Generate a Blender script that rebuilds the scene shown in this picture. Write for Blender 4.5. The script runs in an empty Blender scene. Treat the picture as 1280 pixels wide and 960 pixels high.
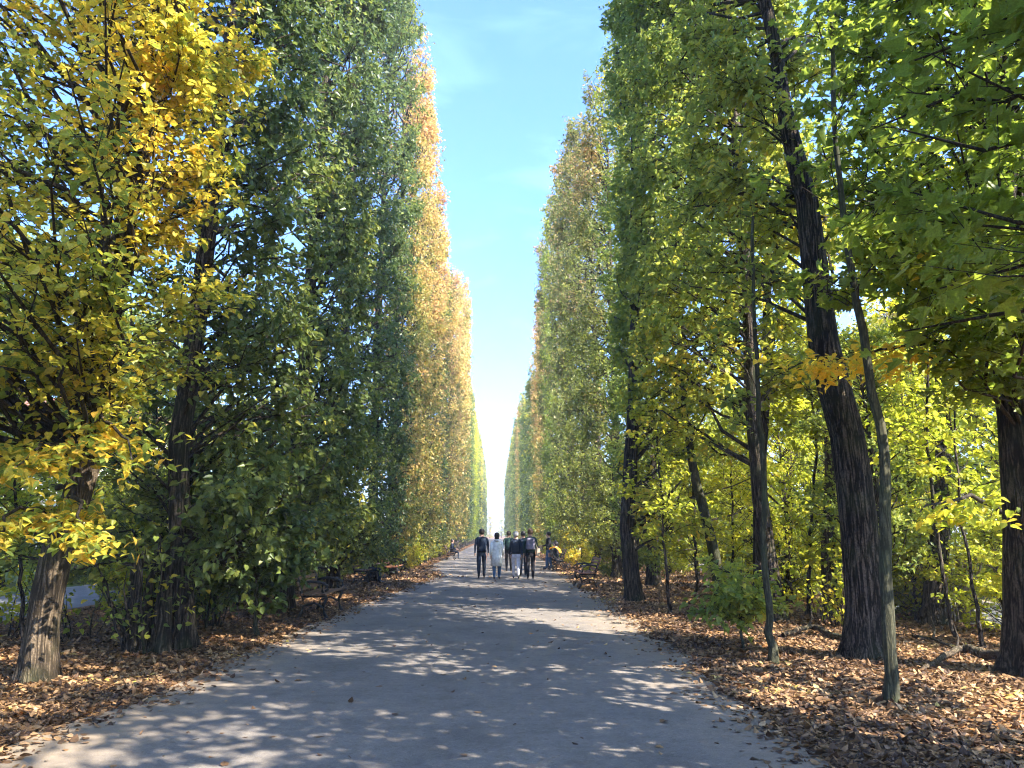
import bpy, math, random
import numpy as np
from mathutils import Vector, Matrix

R = math.radians
scene = bpy.context.scene
COL = scene.collection

# ------------------------------------------------------------------ camera
F = 940.0
PITCH, YAW, CAMH = R(11.31), R(1.22), 1.6
cd = bpy.data.cameras.new('camera')
cam = bpy.data.objects.new('camera', cd)
COL.objects.link(cam)
cam.location = (0, 0, CAMH)
cam.rotation_euler = (R(90) + PITCH, 0, -YAW)
cd.sensor_width = 36.0
cd.lens = F / 1280 * 36.0
cd.clip_start = 0.05
cd.clip_end = 5000
scene.camera = cam
_RM = cam.rotation_euler.to_matrix()


def at(px, py, Y):
    """a place in the world from where it shows in the photograph and its distance along the avenue"""
    d = _RM @ Vector(((px - 640) / F, (480 - py) / F, -1))
    k = Y / d.y
    return Vector((d.x * k, Y, CAMH + d.z * k))


def ground(px, py):
    d = _RM @ Vector(((px - 640) / F, (480 - py) / F, -1))
    k = -CAMH / d.z
    return Vector((d.x * k, d.y * k, 0))


# ------------------------------------------------------------------ node helpers
def new_mat(name):
    m = bpy.data.materials.new(name)
    m.use_nodes = True
    m.node_tree.nodes.clear()
    return m, m.node_tree.nodes, m.node_tree.links


def ramp(nd, stops):
    r = nd.new('ShaderNodeValToRGB')
    e = r.color_ramp.elements
    while len(e) < len(stops):
        e.new(0.5)
    for i, (p, c) in enumerate(stops):
        e[i].position = p
        e[i].color = (*c, 1)
    return r


def leaf_mat(name, stops, trans=0.42, rough=0.42, spec=0.35):
    m, nd, ln = new_mat(name)
    a = nd.new('ShaderNodeAttribute'); a.attribute_name = 'tint'
    rp = ramp(nd, stops)
    ln.new(a.outputs['Fac'], rp.inputs[0])
    tc = nd.new('ShaderNodeTexCoord')
    nz = nd.new('ShaderNodeTexNoise'); nz.inputs['Scale'].default_value = 60
    ln.new(tc.outputs['Object'], nz.inputs['Vector'])
    mr = nd.new('ShaderNodeMapRange')
    mr.inputs['From Min'].default_value = .3; mr.inputs['From Max'].default_value = .7
    mr.inputs['To Min'].default_value = .78; mr.inputs['To Max'].default_value = 1.18
    ln.new(nz.outputs['Fac'], mr.inputs['Value'])
    hv = nd.new('ShaderNodeHueSaturation')
    ln.new(mr.outputs[0], hv.inputs['Value']); ln.new(rp.outputs[0], hv.inputs['Color'])
    pb = nd.new('ShaderNodeBsdfPrincipled')
    pb.inputs['Roughness'].default_value = rough
    pb.inputs['Specular IOR Level'].default_value = spec
    ln.new(hv.outputs[0], pb.inputs['Base Color'])
    hs = nd.new('ShaderNodeHueSaturation')
    hs.inputs['Saturation'].default_value = 1.02; hs.inputs['Value'].default_value = 1.5
    ln.new(hv.outputs[0], hs.inputs['Color'])
    tr = nd.new('ShaderNodeBsdfTranslucent')
    ln.new(hs.outputs[0], tr.inputs['Color'])
    mx = nd.new('ShaderNodeMixShader'); mx.inputs[0].default_value = trans
    ln.new(pb.outputs[0], mx.inputs[1]); ln.new(tr.outputs[0], mx.inputs[2])
    o = nd.new('ShaderNodeOutputMaterial'); ln.new(mx.outputs[0], o.inputs[0])
    return m


def plain(name, c, rough=.7, spec=.3, metal=0, noise=0.0, nscale=20):
    m, nd, ln = new_mat(name)
    pb = nd.new('ShaderNodeBsdfPrincipled')
    pb.inputs['Roughness'].default_value = rough
    pb.inputs['Specular IOR Level'].default_value = spec
    pb.inputs['Metallic'].default_value = metal
    tc = nd.new('ShaderNodeTexCoord')
    nz = nd.new('ShaderNodeTexNoise'); nz.inputs['Scale'].default_value = nscale
    nz.inputs['Detail'].default_value = 5
    ln.new(tc.outputs['Object'], nz.inputs['Vector'])
    lo = tuple(max(0, x * (1 - noise)) for x in c); hi = tuple(min(1, x * (1 + noise)) for x in c)
    rp = ramp(nd, [(.3, lo), (.7, hi)])
    ln.new(nz.outputs['Fac'], rp.inputs[0]); ln.new(rp.outputs[0], pb.inputs['Base Color'])
    o = nd.new('ShaderNodeOutputMaterial'); ln.new(pb.outputs[0], o.inputs[0])
    return m


def bark_mat(name, dark, light, scale=1.0, moss=0.25, bump=.6):
    m, nd, ln = new_mat(name)
    tc = nd.new('ShaderNodeTexCoord')
    mp = nd.new('ShaderNodeMapping'); mp.inputs['Scale'].default_value = (16 * scale, 16 * scale, 1.5 * scale)
    ln.new(tc.outputs['Object'], mp.inputs['Vector'])
    n0 = nd.new('ShaderNodeTexNoise'); n0.inputs['Scale'].default_value = 1.4; n0.inputs['Detail'].default_value = 4
    n0.inputs['Distortion'].default_value = .5
    ln.new(mp.outputs[0], n0.inputs['Vector'])
    s0 = nd.new('ShaderNodeMath'); s0.operation = 'SUBTRACT'; s0.inputs[1].default_value = .5; ln.new(n0.outputs['Fac'], s0.inputs[0])
    s1 = nd.new('ShaderNodeMath'); s1.operation = 'ABSOLUTE'; ln.new(s0.outputs[0], s1.inputs[0])
    s2 = nd.new('ShaderNodeMath'); s2.operation = 'MULTIPLY'; s2.inputs[1].default_value = 7.5; s2.use_clamp = True; ln.new(s1.outputs[0], s2.inputs[0])
    nf = nd.new('ShaderNodeTexNoise'); nf.inputs['Scale'].default_value = 40; nf.inputs['Detail'].default_value = 4
    ln.new(tc.outputs['Object'], nf.inputs['Vector'])
    mth = nd.new('ShaderNodeMath'); mth.operation = 'MULTIPLY'
    ln.new(s2.outputs[0], mth.inputs[0]); ln.new(nf.outputs['Fac'], mth.inputs[1])
    rp = ramp(nd, [(.1, dark), (.6, light)])
    ln.new(mth.outputs[0], rp.inputs[0])
    n1 = nd.new('ShaderNodeTexNoise'); n1.inputs['Scale'].default_value = 1.7; n1.inputs['Detail'].default_value = 4
    ln.new(tc.outputs['Object'], n1.inputs['Vector'])
    r1 = ramp(nd, [(.5, (0, 0, 0)), (.68, (moss, moss, moss))])
    ln.new(n1.outputs['Fac'], r1.inputs[0])
    mx = nd.new('ShaderNodeMixRGB'); mx.inputs[2].default_value = (.055, .075, .03, 1)
    ln.new(r1.outputs[0], mx.inputs[0]); ln.new(rp.outputs[0], mx.inputs[1])
    pb = nd.new('ShaderNodeBsdfPrincipled'); pb.inputs['Roughness'].default_value = .9
    pb.inputs['Specular IOR Level'].default_value = .15
    ln.new(mx.outputs[0], pb.inputs['Base Color'])
    bp = nd.new('ShaderNodeBump'); bp.inputs['Strength'].default_value = bump; bp.inputs['Distance'].default_value = .03
    ln.new(mth.outputs[0], bp.inputs['Height']); ln.new(bp.outputs[0], pb.inputs['Normal'])
    o = nd.new('ShaderNodeOutputMaterial'); ln.new(pb.outputs[0], o.inputs[0])
    return m


# leaf colours (real reflectances)
LM = {
    'dark': leaf_mat('leaf_dark_green', [(0, (.045, .075, .03)), (.45, (.088, .13, .038)), (.72, (.165, .2, .045)), (.9, (.26, .28, .05)), (1, (.48, .4, .06))], .45, .36),
    'green': leaf_mat('leaf_green', [(0, (.1, .145, .035)), (.4, (.185, .24, .05)), (.65, (.3, .33, .055)), (.86, (.43, .41, .055)), (1, (.65, .48, .06))], .55),
    'deep': leaf_mat('leaf_deep_green', [(0, (.1, .15, .025)), (.5, (.19, .245, .035)), (.82, (.29, .33, .04)), (.95, (.36, .38, .035)), (1, (.68, .5, .05))], .6),
    'lime': leaf_mat('leaf_lime', [(0, (.15, .2, .025)), (.35, (.31, .35, .035)), (.7, (.5, .47, .045)), (1, (.72, .54, .06))], .6),
    'yellow': leaf_mat('leaf_yellow', [(0, (.12, .17, .035)), (.27, (.24, .29, .045)), (.46, (.48, .43, .055)), (.78, (.66, .48, .06)), (1, (.66, .4, .06))], .52),
    'gold': leaf_mat('leaf_gold', [(0, (.5, .46, .06)), (.5, (.75, .57, .07)), (1, (.75, .5, .06))], .6),
    'orange': leaf_mat('leaf_orange', [(0, (.13, .17, .045)), (.3, (.24, .24, .055)), (.5, (.42, .32, .085)), (.75, (.56, .36, .13)), (1, (.57, .29, .13))], .42),
    'olive': leaf_mat('leaf_olive', [(0, (.34, .34, .05)), (.2, (.25, .27, .05)), (.45, (.15, .185, .045)), (.62, (.22, .225, .06)), (.82, (.38, .3, .1)), (1, (.5, .31, .15))], .45),
    'litter': leaf_mat('leaf_fallen', [(0, (.03, .015, .009)), (.3, (.082, .044, .023)), (.55, (.18, .1, .045)), (.78, (.33, .19, .085)), (.93, (.48, .31, .16)), (1, (.6, .45, .09))], .12, .6),
}
BARK_DK = bark_mat('bark_dark', (.01, .008, .006), (.13, .1, .075), 1.0, .3, 1.0)
BARK_BR = bark_mat('bark_brown', (.035, .026, .017), (.155, .115, .075), .9, .3, .7)
BARK_GR = bark_mat('bark_greenish', (.03, .03, .018), (.09, .085, .05), 1.6, .5, .3)
TWIG = bark_mat('bark_twig', (.02, .016, .012), (.07, .055, .04), 2, .1, .1)


# ------------------------------------------------------------------ object helpers
def tag(o, label=None, cat=None, group=None, kind=None):
    if label: o['label'] = label
    if cat: o['category'] = cat
    if group: o['group'] = group
    if kind: o['kind'] = kind
    return o


def link_mesh(name, me, mats, parent=None):
    o = bpy.data.objects.new(name, me)
    COL.objects.link(o)
    if not isinstance(mats, (list, tuple)): mats = [mats]
    for m in mats: me.materials.append(m)
    if parent: o.parent = parent
    return o


def empty(name, loc=(0, 0, 0), rz=0):
    o = bpy.data.objects.new(name, None)
    COL.objects.link(o)
    o.location = loc
    o.rotation_euler = (0, 0, rz)
    o.empty_display_size = .2
    return o


def mesh_np(name, V, faces_flat, face_len, tint=None, smooth=False):
    """faces_flat: flat vertex indices; face_len: loops of each face"""
    me = bpy.data.meshes.new(name)
    V = np.asarray(V, np.float32)
    me.vertices.add(len(V)); me.vertices.foreach_set('co', V.ravel())
    fl = np.asarray(faces_flat, np.int32); n = np.asarray(face_len, np.int32)
    me.loops.add(len(fl)); me.loops.foreach_set('vertex_index', fl)
    me.polygons.add(len(n))
    st = np.zeros(len(n), np.int32); st[1:] = np.cumsum(n)[:-1]
    me.polygons.foreach_set('loop_start', st)
    me.polygons.foreach_set('loop_total', n)
    me.polygons.foreach_set('use_smooth', np.full(len(n), smooth))
    if tint is not None:
        a = me.attributes.new('tint', 'FLOAT', 'POINT')
        a.data.foreach_set('value', np.asarray(tint, np.float32))
    me.update(calc_edges=True)
    return me


# leaf outlines: (along, across, up) and polygons
SHAPES = {
    'simple': ([(0, 0, 0), (.42, .34, .07), (1, 0, -.06), (.42, -.34, .07)], [(0, 2, 1), (0, 3, 2)]),
    'oval': ([(0, 0, 0), (.22, .27, .05), (.6, .33, .06), (1, 0, -.13), (.6, -.33, .06), (.22, -.27, .05)], [(0, 3, 2, 1), (0, 5, 4, 3)]),
    'heart': ([(0, 0, 0), (-.06, .26, .05), (.25, .44, .1), (.62, .3, .04), (1.05, 0, -.14), (.62, -.3, .04), (.25, -.44, .1), (-.06, -.26, .05)],
              [(0, 4, 3, 2, 1), (0, 7, 6, 5, 4)]),
    'maple': ([(0, 0, 0), (-.02, .3, .03), (.22, .52, .09), (.36, .27, .03), (.68, .5, .06), (.7, .2, .0), (1.08, 0, -.14),
               (.7, -.2, .0), (.68, -.5, .06), (.36, -.27, .03), (.22, -.52, .09), (-.02, -.3, .03)],
              [(0, 6, 5, 4, 3, 2, 1), (0, 11, 10, 9, 8, 7, 6)]),
}


def norm(a):
    return a / np.maximum(np.linalg.norm(a, axis=-1, keepdims=True), 1e-9)


def leaves_mesh(name, P, A, N, S, tint, shape='oval', cup=None):
    tv, tf = SHAPES[shape]
    tv = np.array(tv); k = len(tv); n = len(P)
    A = norm(A); B = norm(np.cross(N, A)); N2 = np.cross(A, B)
    cu = np.ones(n) if cup is None else cup
    V = (P[:, None, :] + S[:, None, None] * (tv[None, :, 0, None] * A[:, None, :] + tv[None, :, 1, None] * B[:, None, :]
         + (tv[None, :, 2] * cu[:, None])[:, :, None] * N2[:, None, :]))
    V = V.reshape(-1, 3)
    base = (np.arange(n) * k)[:, None]
    flat = np.concatenate([np.array(f) for f in tf])
    ff = (base + flat[None, :]).ravel()
    fl = np.tile([len(f) for f in tf], n)
    return mesh_np(name, V, ff, fl, np.repeat(tint, k))


def tubes(paths, sides=6):
    """paths: list of (pts[n,3], radii[n]); returns V, F(quads)"""
    Vs, Fs, off = [], [], 0
    ang = np.linspace(0, 2 * np.pi, sides, endpoint=False)
    for pts, rad in paths:
        pts = np.asarray(pts, float); rad = np.asarray(rad, float)
        n = len(pts)
        t = np.gradient(pts, axis=0); t = norm(t)
        up = np.array([0, 0, 1.]) if abs(t[0, 2]) < .9 else np.array([1., 0, 0])
        b = norm(np.cross(t, up)); c = np.cross(b, t)
        ring = pts[:, None, :] + rad[:, None, None] * (np.cos(ang)[None, :, None] * b[:, None, :] + np.sin(ang)[None, :, None] * c[:, None, :])
        Vs.append(ring.reshape(-1, 3))
        i = np.arange(n - 1)[:, None] * sides; j = np.arange(sides)[None, :]
        j2 = (j + 1) % sides
        q = np.stack([i + j, i + j2, i + sides + j2, i + sides + j], -1).reshape(-1, 4) + off
        Fs.append(q); off += n * sides
    return np.concatenate(Vs), np.concatenate(Fs)


def tube_mesh(name, paths, sides=6, smooth=True):
    V, Fq = tubes(paths, sides)
    return mesh_np(name, V, Fq.ravel(), np.full(len(Fq), 4), smooth=smooth)


def twig_mesh_arrays(P0, P1, r):
    """many straight three sided twigs at once"""
    n = len(P0)
    d = norm(P1 - P0); up = np.tile([.3, .2, 1.], (n, 1))
    b = norm(np.cross(d, up)); c = np.cross(b, d)
    V = []
    for k in range(3):
        a = 2 * np.pi * k / 3
        o = (math.cos(a) * b + math.sin(a) * c)
        V.append(P0 + o * r[:, None]); 
    for k in range(3):
        a = 2 * np.pi * k / 3
        o = (math.cos(a) * b + math.sin(a) * c)
        V.append(P1 + o * r[:, None] * .4)
    V = np.stack(V, 1).reshape(-1, 3)
    q = np.array([[0, 1, 4, 3], [1, 2, 5, 4], [2, 0, 3, 5]])
    Fq = (np.arange(n)[:, None, None] * 6 + q[None]).reshape(-1, 4)
    return V, Fq


def smoothnoise(P, seed, scale):
    rg = np.random.RandomState(seed + 991)
    v = np.zeros(len(P))
    for k in range(6):
        d = rg.randn(3); d /= np.linalg.norm(d)
        v += np.sin(P @ d * scale * (1 + .5 * k) + rg.rand() * 6.28)
    return np.clip(.5 + v / 6.5, 0, 1)


def axis_at(pts, z):
    zz = pts[:, 2]
    return np.array([np.interp(z, zz, pts[:, 0]), np.interp(z, zz, pts[:, 1]), z])


# ------------------------------------------------------------------ a tree
def grow(seed, trunk, radii, box, z0, H, nlimb=120, ntwig=14, nleaf=20, size=.09, shape='oval',
         facebias=.55, face=-1, flat=.3, droop=.5, twiglen=(.35, .9), tint_h=0.0, zpow=1.0, round_=False,
         sides=10, limb_r=.035, low_thin=0.0, twigs=True, tint_spread=.55, up_out=(.6, .6), recess=(3.5, .35), wob_k=1.0, patchy=.75):
    """trunk: list of local points; face: sign of X of the clipped face towards the avenue.
       Returns meshes: trunk, branches, crown."""
    rg = np.random.RandomState(seed)
    tp = np.asarray(trunk, float); tr = np.asarray(radii, float)
    # refine the trunk with small bends and a root flare
    m = 26
    tt = np.linspace(0, 1, m) ** 1.25
    zz = tp[0, 2] + (tp[-1, 2] - tp[0, 2]) * tt
    px = np.interp(zz, tp[:, 2], tp[:, 0]); py = np.interp(zz, tp[:, 2], tp[:, 1]); rr = np.interp(zz, tp[:, 2], tr)
    wob = np.cumsum(rg.randn(m, 2) * wob_k * .014 * max(rr[0] / .2, .85), 0)
    wob -= wob[0]
    ax = np.stack([px + wob[:, 0], py + wob[:, 1], zz], 1)
    rr = rr * (1 + .38 * np.exp(-np.maximum(zz, 0) / .16)) * (1 + rg.randn(m) * .02)
    x0, x1, y0, y1 = box
    limbs = []
    tgt_o, tgt_d = [], []
    for i in range(nlimb):
        u = rg.rand() ** zpow
        if low_thin and u < .3 and rg.rand() < low_thin: u = .3 + .7 * rg.rand()
        z = z0 + (H - z0) * u
        if round_:
            az = rg.rand() * 6.283
            uu = (z - z0) / (H - z0)
            w = math.sqrt(max(.03, 1 - (2 * uu - .85) ** 2 * .75)) if uu > .2 else .55 + 2 * uu
            w = min(w, 1.0) * (.35 + .65 * math.sqrt(rg.rand()))
            cx, cy = (x0 + x1) / 2, (y0 + y1) / 2
            tx = cx + math.cos(az) * w * (x1 - x0) / 2; ty = cy + math.sin(az) * w * (y1 - y0) / 2
        else:
            ty = y0 + (y1 - y0) * rg.rand()
            if rg.rand() < facebias:
                tx = (x0 if face < 0 else x1) - face * abs(rg.randn()) * .22
            else:
                tx = x0 + (x1 - x0) * rg.rand()
            # recess near the ground, rounded shoulder at the top
            if z < recess[0]:
                tx += -face * recess[1] * (recess[0] - z) / 2 * (.3 + .7 * rg.rand())
            if z > H - 1.0:
                f = (z - (H - 1.0)); cx = (x0 + x1) / 2; tx = cx + (tx - cx) * (1 - .12 * f)
        c0 = axis_at(ax, z)
        dist = math.hypot(tx - c0[0], ty - c0[1])
        rise = (.3 + .6 * rg.rand()) * dist
        zs = max(min(z0 * .75, z), z - rise)
        zs = min(zs, ax[-1, 2])
        s = axis_at(ax, zs)
        e = np.array([tx, ty, z])
        k = 5
        t = np.linspace(0, 1, k)[:, None]
        L = s + (e - s) * t
        L[:, 2] += np.sin(t[:, 0] * np.pi) * dist * (.08 if not round_ else .1)
        L[1:-1] += rg.randn(k - 2, 3) * .05 * max(dist, .5)
        r0 = limb_r * (.3 + dist * .35)
        r0 = min(r0, np.interp(zs, zz, rr) * .6)
        limbs.append((L, np.linspace(r0, .006, k)))
    # twigs
    T0, T1, TT, OUT = [], [], [], []
    for L, _r in limbs:
        k = len(L)
        n = max(2, int(ntwig * (.7 + .6 * rg.rand())))
        t = (.16 + .84 * rg.rand(n) ** .75) * (k - 1)
        i = np.minimum(t.astype(int), k - 2); f = (t - i)[:, None]
        o = L[i] * (1 - f) + L[i + 1] * f
        ld = norm((L[-1] - L[0])[None, :])[0]
        d = rg.randn(n, 3) * np.array([1, 1, 1 - flat * .85]) + ld[None, :] * 1.1
        d = norm(d); d[:, 2] += -.12 * rg.rand(n)
        ln_ = twiglen[0] + (twiglen[1] - twiglen[0]) * rg.rand(n)
        e = o + d * ln_[:, None]
        if not round_:
            if face < 0:
                rel = .5 * (smoothnoise(e * np.array([0, 1, 1]), seed + 5, 1.7) - .35)
                lim = x0 + rel - .28 * rg.rand(n) ** 3; e[:, 0] = np.maximum(e[:, 0], lim)
                e[:, 0] = np.minimum(e[:, 0], x1 + .3)
            else:
                rel = .5 * (smoothnoise(e * np.array([0, 1, 1]), seed + 5, 1.7) - .35)
                lim = x1 - rel + .28 * rg.rand(n) ** 3; e[:, 0] = np.minimum(e[:, 0], lim)
                e[:, 0] = np.maximum(e[:, 0], x0 - .3)
            e[:, 2] = np.minimum(e[:, 2], H + .35 * rg.rand(n) ** 2)
        T0.append(o); T1.append(e); TT.append(np.full(n, rg.rand()))
    T0 = np.concatenate(T0); T1 = np.concatenate(T1); TT = np.concatenate(TT)
    nt = len(T0)
    # leaves
    cnt = np.maximum(1, rg.poisson(nleaf, nt))
    idx = np.repeat(np.arange(nt), cnt)
    n = len(idx)
    t = rg.rand(n) ** .75
    d = T1 - T0; dl = norm(d)
    side = norm(np.cross(dl, np.array([0, 0, 1.]) + .4 * rg.randn(nt, 3)))
    sg = np.where(rg.rand(n) < .5, 1., -1.)
    P = T0[idx] + d[idx] * t[:, None] + rg.randn(n, 3) * size * .45
    A = side[idx] * sg[:, None] * .8 + dl[idx] * .55 + rg.randn(n, 3) * .4
    A[:, 2] -= droop * (.3 + rg.rand(n))
    cx = (x0 + x1) / 2; cy = (y0 + y1) / 2
    if round_:
        out = norm(P - np.array([cx, cy, (z0 + H) / 2]))
    else:
        out = np.zeros((n, 3)); out[:, 0] = face
    N = up_out[0] * np.array([0, 0, 1.]) + up_out[1] * out + rg.randn(n, 3) * (.75 - .45 * flat)
    S = size * (.5 + .85 * rg.rand(n))
    if patchy:      # thin places and hollows in the crown
        hol = .6 * smoothnoise(P, seed + 77, 1.9) + .4 * smoothnoise(P, seed + 78, 4.5)
        kp = (hol > .43) | (rg.rand(n) > patchy)
        P, A, N, S, idx = P[kp], A[kp], N[kp], S[kp], idx[kp]; n = len(P)
    u = np.clip((P[:, 2] - z0) / (H - z0), 0, 1)
    tw = rg.rand(nt)
    tint = (.5 - tint_spread / 2) + tint_spread * (.45 * smoothnoise(P, seed, 1.1) + .25 * tw[idx] + .3 * rg.rand(n)) * 1.0
    tint = tint + tint_h * (u - .5) + .12 * rg.randn(n)
    tint = np.clip(tint, 0, 1)
    crown = leaves_mesh('crown', P, A, N, S, tint, shape, cup=.2 + 2.3 * rg.rand(n))
    sides = max(sides, 18)
    TV, TQ = tubes([(ax, rr)], sides)
    Vr = TV.reshape(m, sides, 3); an = np.linspace(0, 2 * np.pi, sides, endpoint=False)
    ph = rg.rand(6) * 6.28
    zc = np.maximum(ax[:, 2], 0)
    mod = 1 + .05 * np.sin(3 * an[None] + ph[0] + zc[:, None] * .5) + .035 * np.sin(7 * an[None] + ph[1] + zc[:, None] * .3) \
        + .22 * np.exp(-zc[:, None] / .28) * np.sin(5 * an[None] + ph[2]) + .02 * rg.randn(m, sides)
    TV = (ax[:, None, :] + (Vr - ax[:, None, :]) * mod[:, :, None]).reshape(-1, 3)
    trunk_me = mesh_np('trunk', TV, TQ.ravel(), np.full(len(TQ), 4), smooth=True)
    V, Q = tubes(limbs, 5)
    if twigs:
        V2, Q2 = twig_mesh_arrays(T0, T1, np.full(nt, .0045) + .002 * rg.rand(nt))
        Q = np.concatenate([Q, Q2 + len(V)]); V = np.concatenate([V, V2])
    br = mesh_np('branches', V, Q.ravel(), np.full(len(Q), 4), smooth=True)
    return trunk_me, br, crown


def plant_tree(name, loc, meshes, bark, leaf, label, cat='tree', group=None, rz=0, sc=(1, 1, 1), crown_part='crown'):
    root = empty(name, loc, rz)
    root.scale = sc
    tag(root, label, cat, group)
    tm, bm_, cm = meshes
    link_mesh('trunk', tm, bark, root)
    link_mesh('branches', bm_, TWIG, root)
    link_mesh(crown_part, cm, leaf, root)
    return root


def copy_tree(src, name, loc, rz, sc, leaf, bark, label, group):
    root = src.copy(); root.name = name; COL.objects.link(root)
    root.location = loc; root.rotation_euler = (0, 0, rz); root.scale = sc
    tag(root, label, 'tree', group)
    for ch in list(src.children):
        c = ch.copy(); COL.objects.link(c); c.parent = root
        if c.name.startswith('crown') or c.name.startswith('foliage'):
            c.material_slots[0].link = 'OBJECT'; c.material_slots[0].material = leaf
        elif c.name.startswith('trunk'):
            c.material_slots[0].link = 'OBJECT'; c.material_slots[0].material = bark
    return root


def loc_pts(base, pts):
    return [tuple(Vector(p) - Vector(base)) for p in pts]


GL = 'trees of the left clipped tree wall'
GR = 'trees of the right clipped tree wall'
TW, LEAFTW = 1, 1


def near_tree(name, seed, base, pts, radii, wbox, z0, H, bark, leaf, label, group, **kw):
    b = Vector((base[0], base[1], 0))
    tr = loc_pts(b, pts)
    x0, x1, y0, y1 = wbox
    box = (x0 - b.x, x1 - b.x, y0 - b.y, y1 - b.y)
    ms = grow(seed, tr, radii, box, z0, H, **kw)
    return plant_tree(name, b, ms, bark, leaf, label, group=group)


def up(base, dx, dy, z):
    return (base[0] + dx, base[1] + dy, z)


# ---- left row, near
XL, XR = -3.05, 3.15
b = ground(45, 852)
near_tree('clipped_tree', 11, b, [(b.x, b.y, -.1), at(57, 760, b.y), at(70, 700, b.y), at(90, 645, b.y), at(114, 565, b.y), at(126, 490, b.y), at(150, 300, b.y), up(b, 1.8, 0, 15)], [.17, .165, .16, .155, .15, .14, .11, .03],
          (-8.4, XL - .2, 5.7, 10.0), 3.3, 15, BARK_BR, LM['yellow'],
          'yellow-leaved tree with a leaning brown trunk at the left edge of the path', GL,
          nlimb=270, ntwig=14, nleaf=17, size=.092, shape='oval', face=1, flat=.75, droop=.35, zpow=1.25, facebias=.4, up_out=(1.1, .2), twiglen=(.3, .8), tint_spread=1.0, tint_h=.1, recess=(5.5, 1.1), wob_k=.15, limb_r=.024)
b = ground(230, 812)
near_tree('clipped_tree', 12, b, [(b.x, b.y, -.1), at(222, 560, b.y), at(245, 400, b.y), at(262, 250, b.y), up(b, .5, 0, 18)], [.16, .145, .14, .12, .03],
          (-7.6, XL, 9.9, 14.9), 1.3, 21, BARK_DK, LM['dark'],
          'dark green tree with a black trunk right behind the yellow-leaved tree on the left', GL,
          nlimb=265, ntwig=13, nleaf=15, size=.1, shape='heart', face=1, flat=.45, droop=.7, zpow=1.4, facebias=.5, tint_h=-.4, limb_r=.024)
near_tree('clipped_tree', 13, (-4.6, 17.0), [(-4.6, 17, -.1), (-4.5, 17, 4), (-4.3, 17, 18)], [.2, .16, .04],
          (-7.2, XL, 14.8, 19.3), 1.75, 21.5, BARK_DK, LM['dark'],
          'dark green clipped tree whose foliage hangs low behind the nearer left bench', GL,
          nlimb=260, ntwig=13, nleaf=16, size=.105, shape='heart', face=1, flat=.4, droop=.8, zpow=1.1, tint_h=-.35)
near_tree('clipped_tree', 14, (-4.5, 21.6), [(-4.5, 21.6, -.1), (-4.4, 21.5, 4), (-4.4, 21.6, 19)], [.18, .15, .04],
          (-7, XL, 19.2, 24.2), .9, 22, BARK_DK, LM['dark'],
          'dense dark green clipped tree between the two left benches', GL,
          nlimb=240, ntwig=13, nleaf=15, size=.115, shape='simple', face=1, flat=.4, droop=.8, zpow=1.05, tint_h=-.35)
# left, beside the camera (shades the near path)
near_tree('clipped_tree', 15, (-5.8, 3.2), [(-5.8, 3.2, -.1), (-5.7, 3.2, 4), (-5.4, 3.2, 17)], [.2, .16, .04],
          (-8.6, -3.7, .5, 5.6), 3, 19, BARK_BR, LM['yellow'],
          'yellow-green tree beside the camera at the far left edge of the view', GL,
          nlimb=110, ntwig=12, nleaf=12, size=.12, shape='oval', face=1, flat=.7, droop=.3)

# ---- right row, near
b = ground(1080, 824)
bR1 = b
near_tree('clipped_tree', 21, b, [(b.x, b.y, -.1), at(1080, 760, b.y), at(1072, 650, b.y), at(1062, 560, b.y), at(1046, 500, b.y), at(1030, 440, b.y), at(1020, 350, b.y), at(1008, 250, b.y), at(982, 150, b.y), at(968, 50, b.y), up(b, -1.9, .3, 18)], [.24, .24, .235, .225, .215, .205, .185, .155, .115, .09, .03],
          (XR + .1, 7.0, 9.5, 14.4), 6.0, 19, BARK_DK, LM['green'],
          'thick dark-barked tree with sunlit bark patches, leaning left over the leaf litter on the right', GR,
          nlimb=130, ntwig=19, nleaf=15, size=.1, shape='heart', face=-1, flat=.5, droop=.5, zpow=1.2, facebias=.5, tint_h=-.3, sides=20, wob_k=.15, limb_r=.02)
b = ground(1300, 846)
bR2 = b
near_tree('clipped_tree', 22, b, [(b.x, b.y, -.1), at(1286, 600, b.y), at(1262, 350, b.y), at(1246, 150, b.y), up(b, -.9, 0, 18)], [.33, .29, .26, .22, .05],
          (4.35, 7.7, 6.0, 9.6), 3.6, 17, BARK_DK, LM['deep'],
          'thick dark trunk tree with big green leaves at the right edge of the view', GR,
          nlimb=215, ntwig=13, nleaf=14, size=.12, shape='maple', face=-1, flat=.6, droop=.45, zpow=1.15, facebias=.35, sides=20, wob_k=.3, limb_r=.022, up_out=(1.0, .3))
near_tree('clipped_tree', 23, (6.4, 3.6), [(6.4, 3.6, -.1), (6.3, 3.6, 4), (6.0, 3.6, 17)], [.25, .2, .05],
          (3.3, 7.8, .8, 6.6), 3.3, 18, BARK_DK, LM['deep'],
          'green maple-leaved tree beside the camera whose boughs reach in at the upper right corner', GR,
          nlimb=190, ntwig=13, nleaf=13, size=.14, shape='maple', face=-1, flat=.6, droop=.45, zpow=1.4, up_out=(1.0, .3))
b = ground(785, 752)
near_tree('clipped_tree', 24, (b.x + .15, b.y), [(b.x + .15, b.y, -.1), at(785, 660, b.y), up(b, .4, 0, 6), up(b, .6, 0, 18)], [.21, .18, .15, .04],
          (3.45, 7.4, 16.6, 21.6), 1.5, 18.3, BARK_DK, LM['green'],
          'green clipped tree with a dark flared trunk standing just before the right bench', GR,
          nlimb=250, ntwig=13, nleaf=15, size=.11, shape='heart', face=-1, flat=.4, droop=.6, zpow=.95, low_thin=.45, tint_h=-.55)
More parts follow.
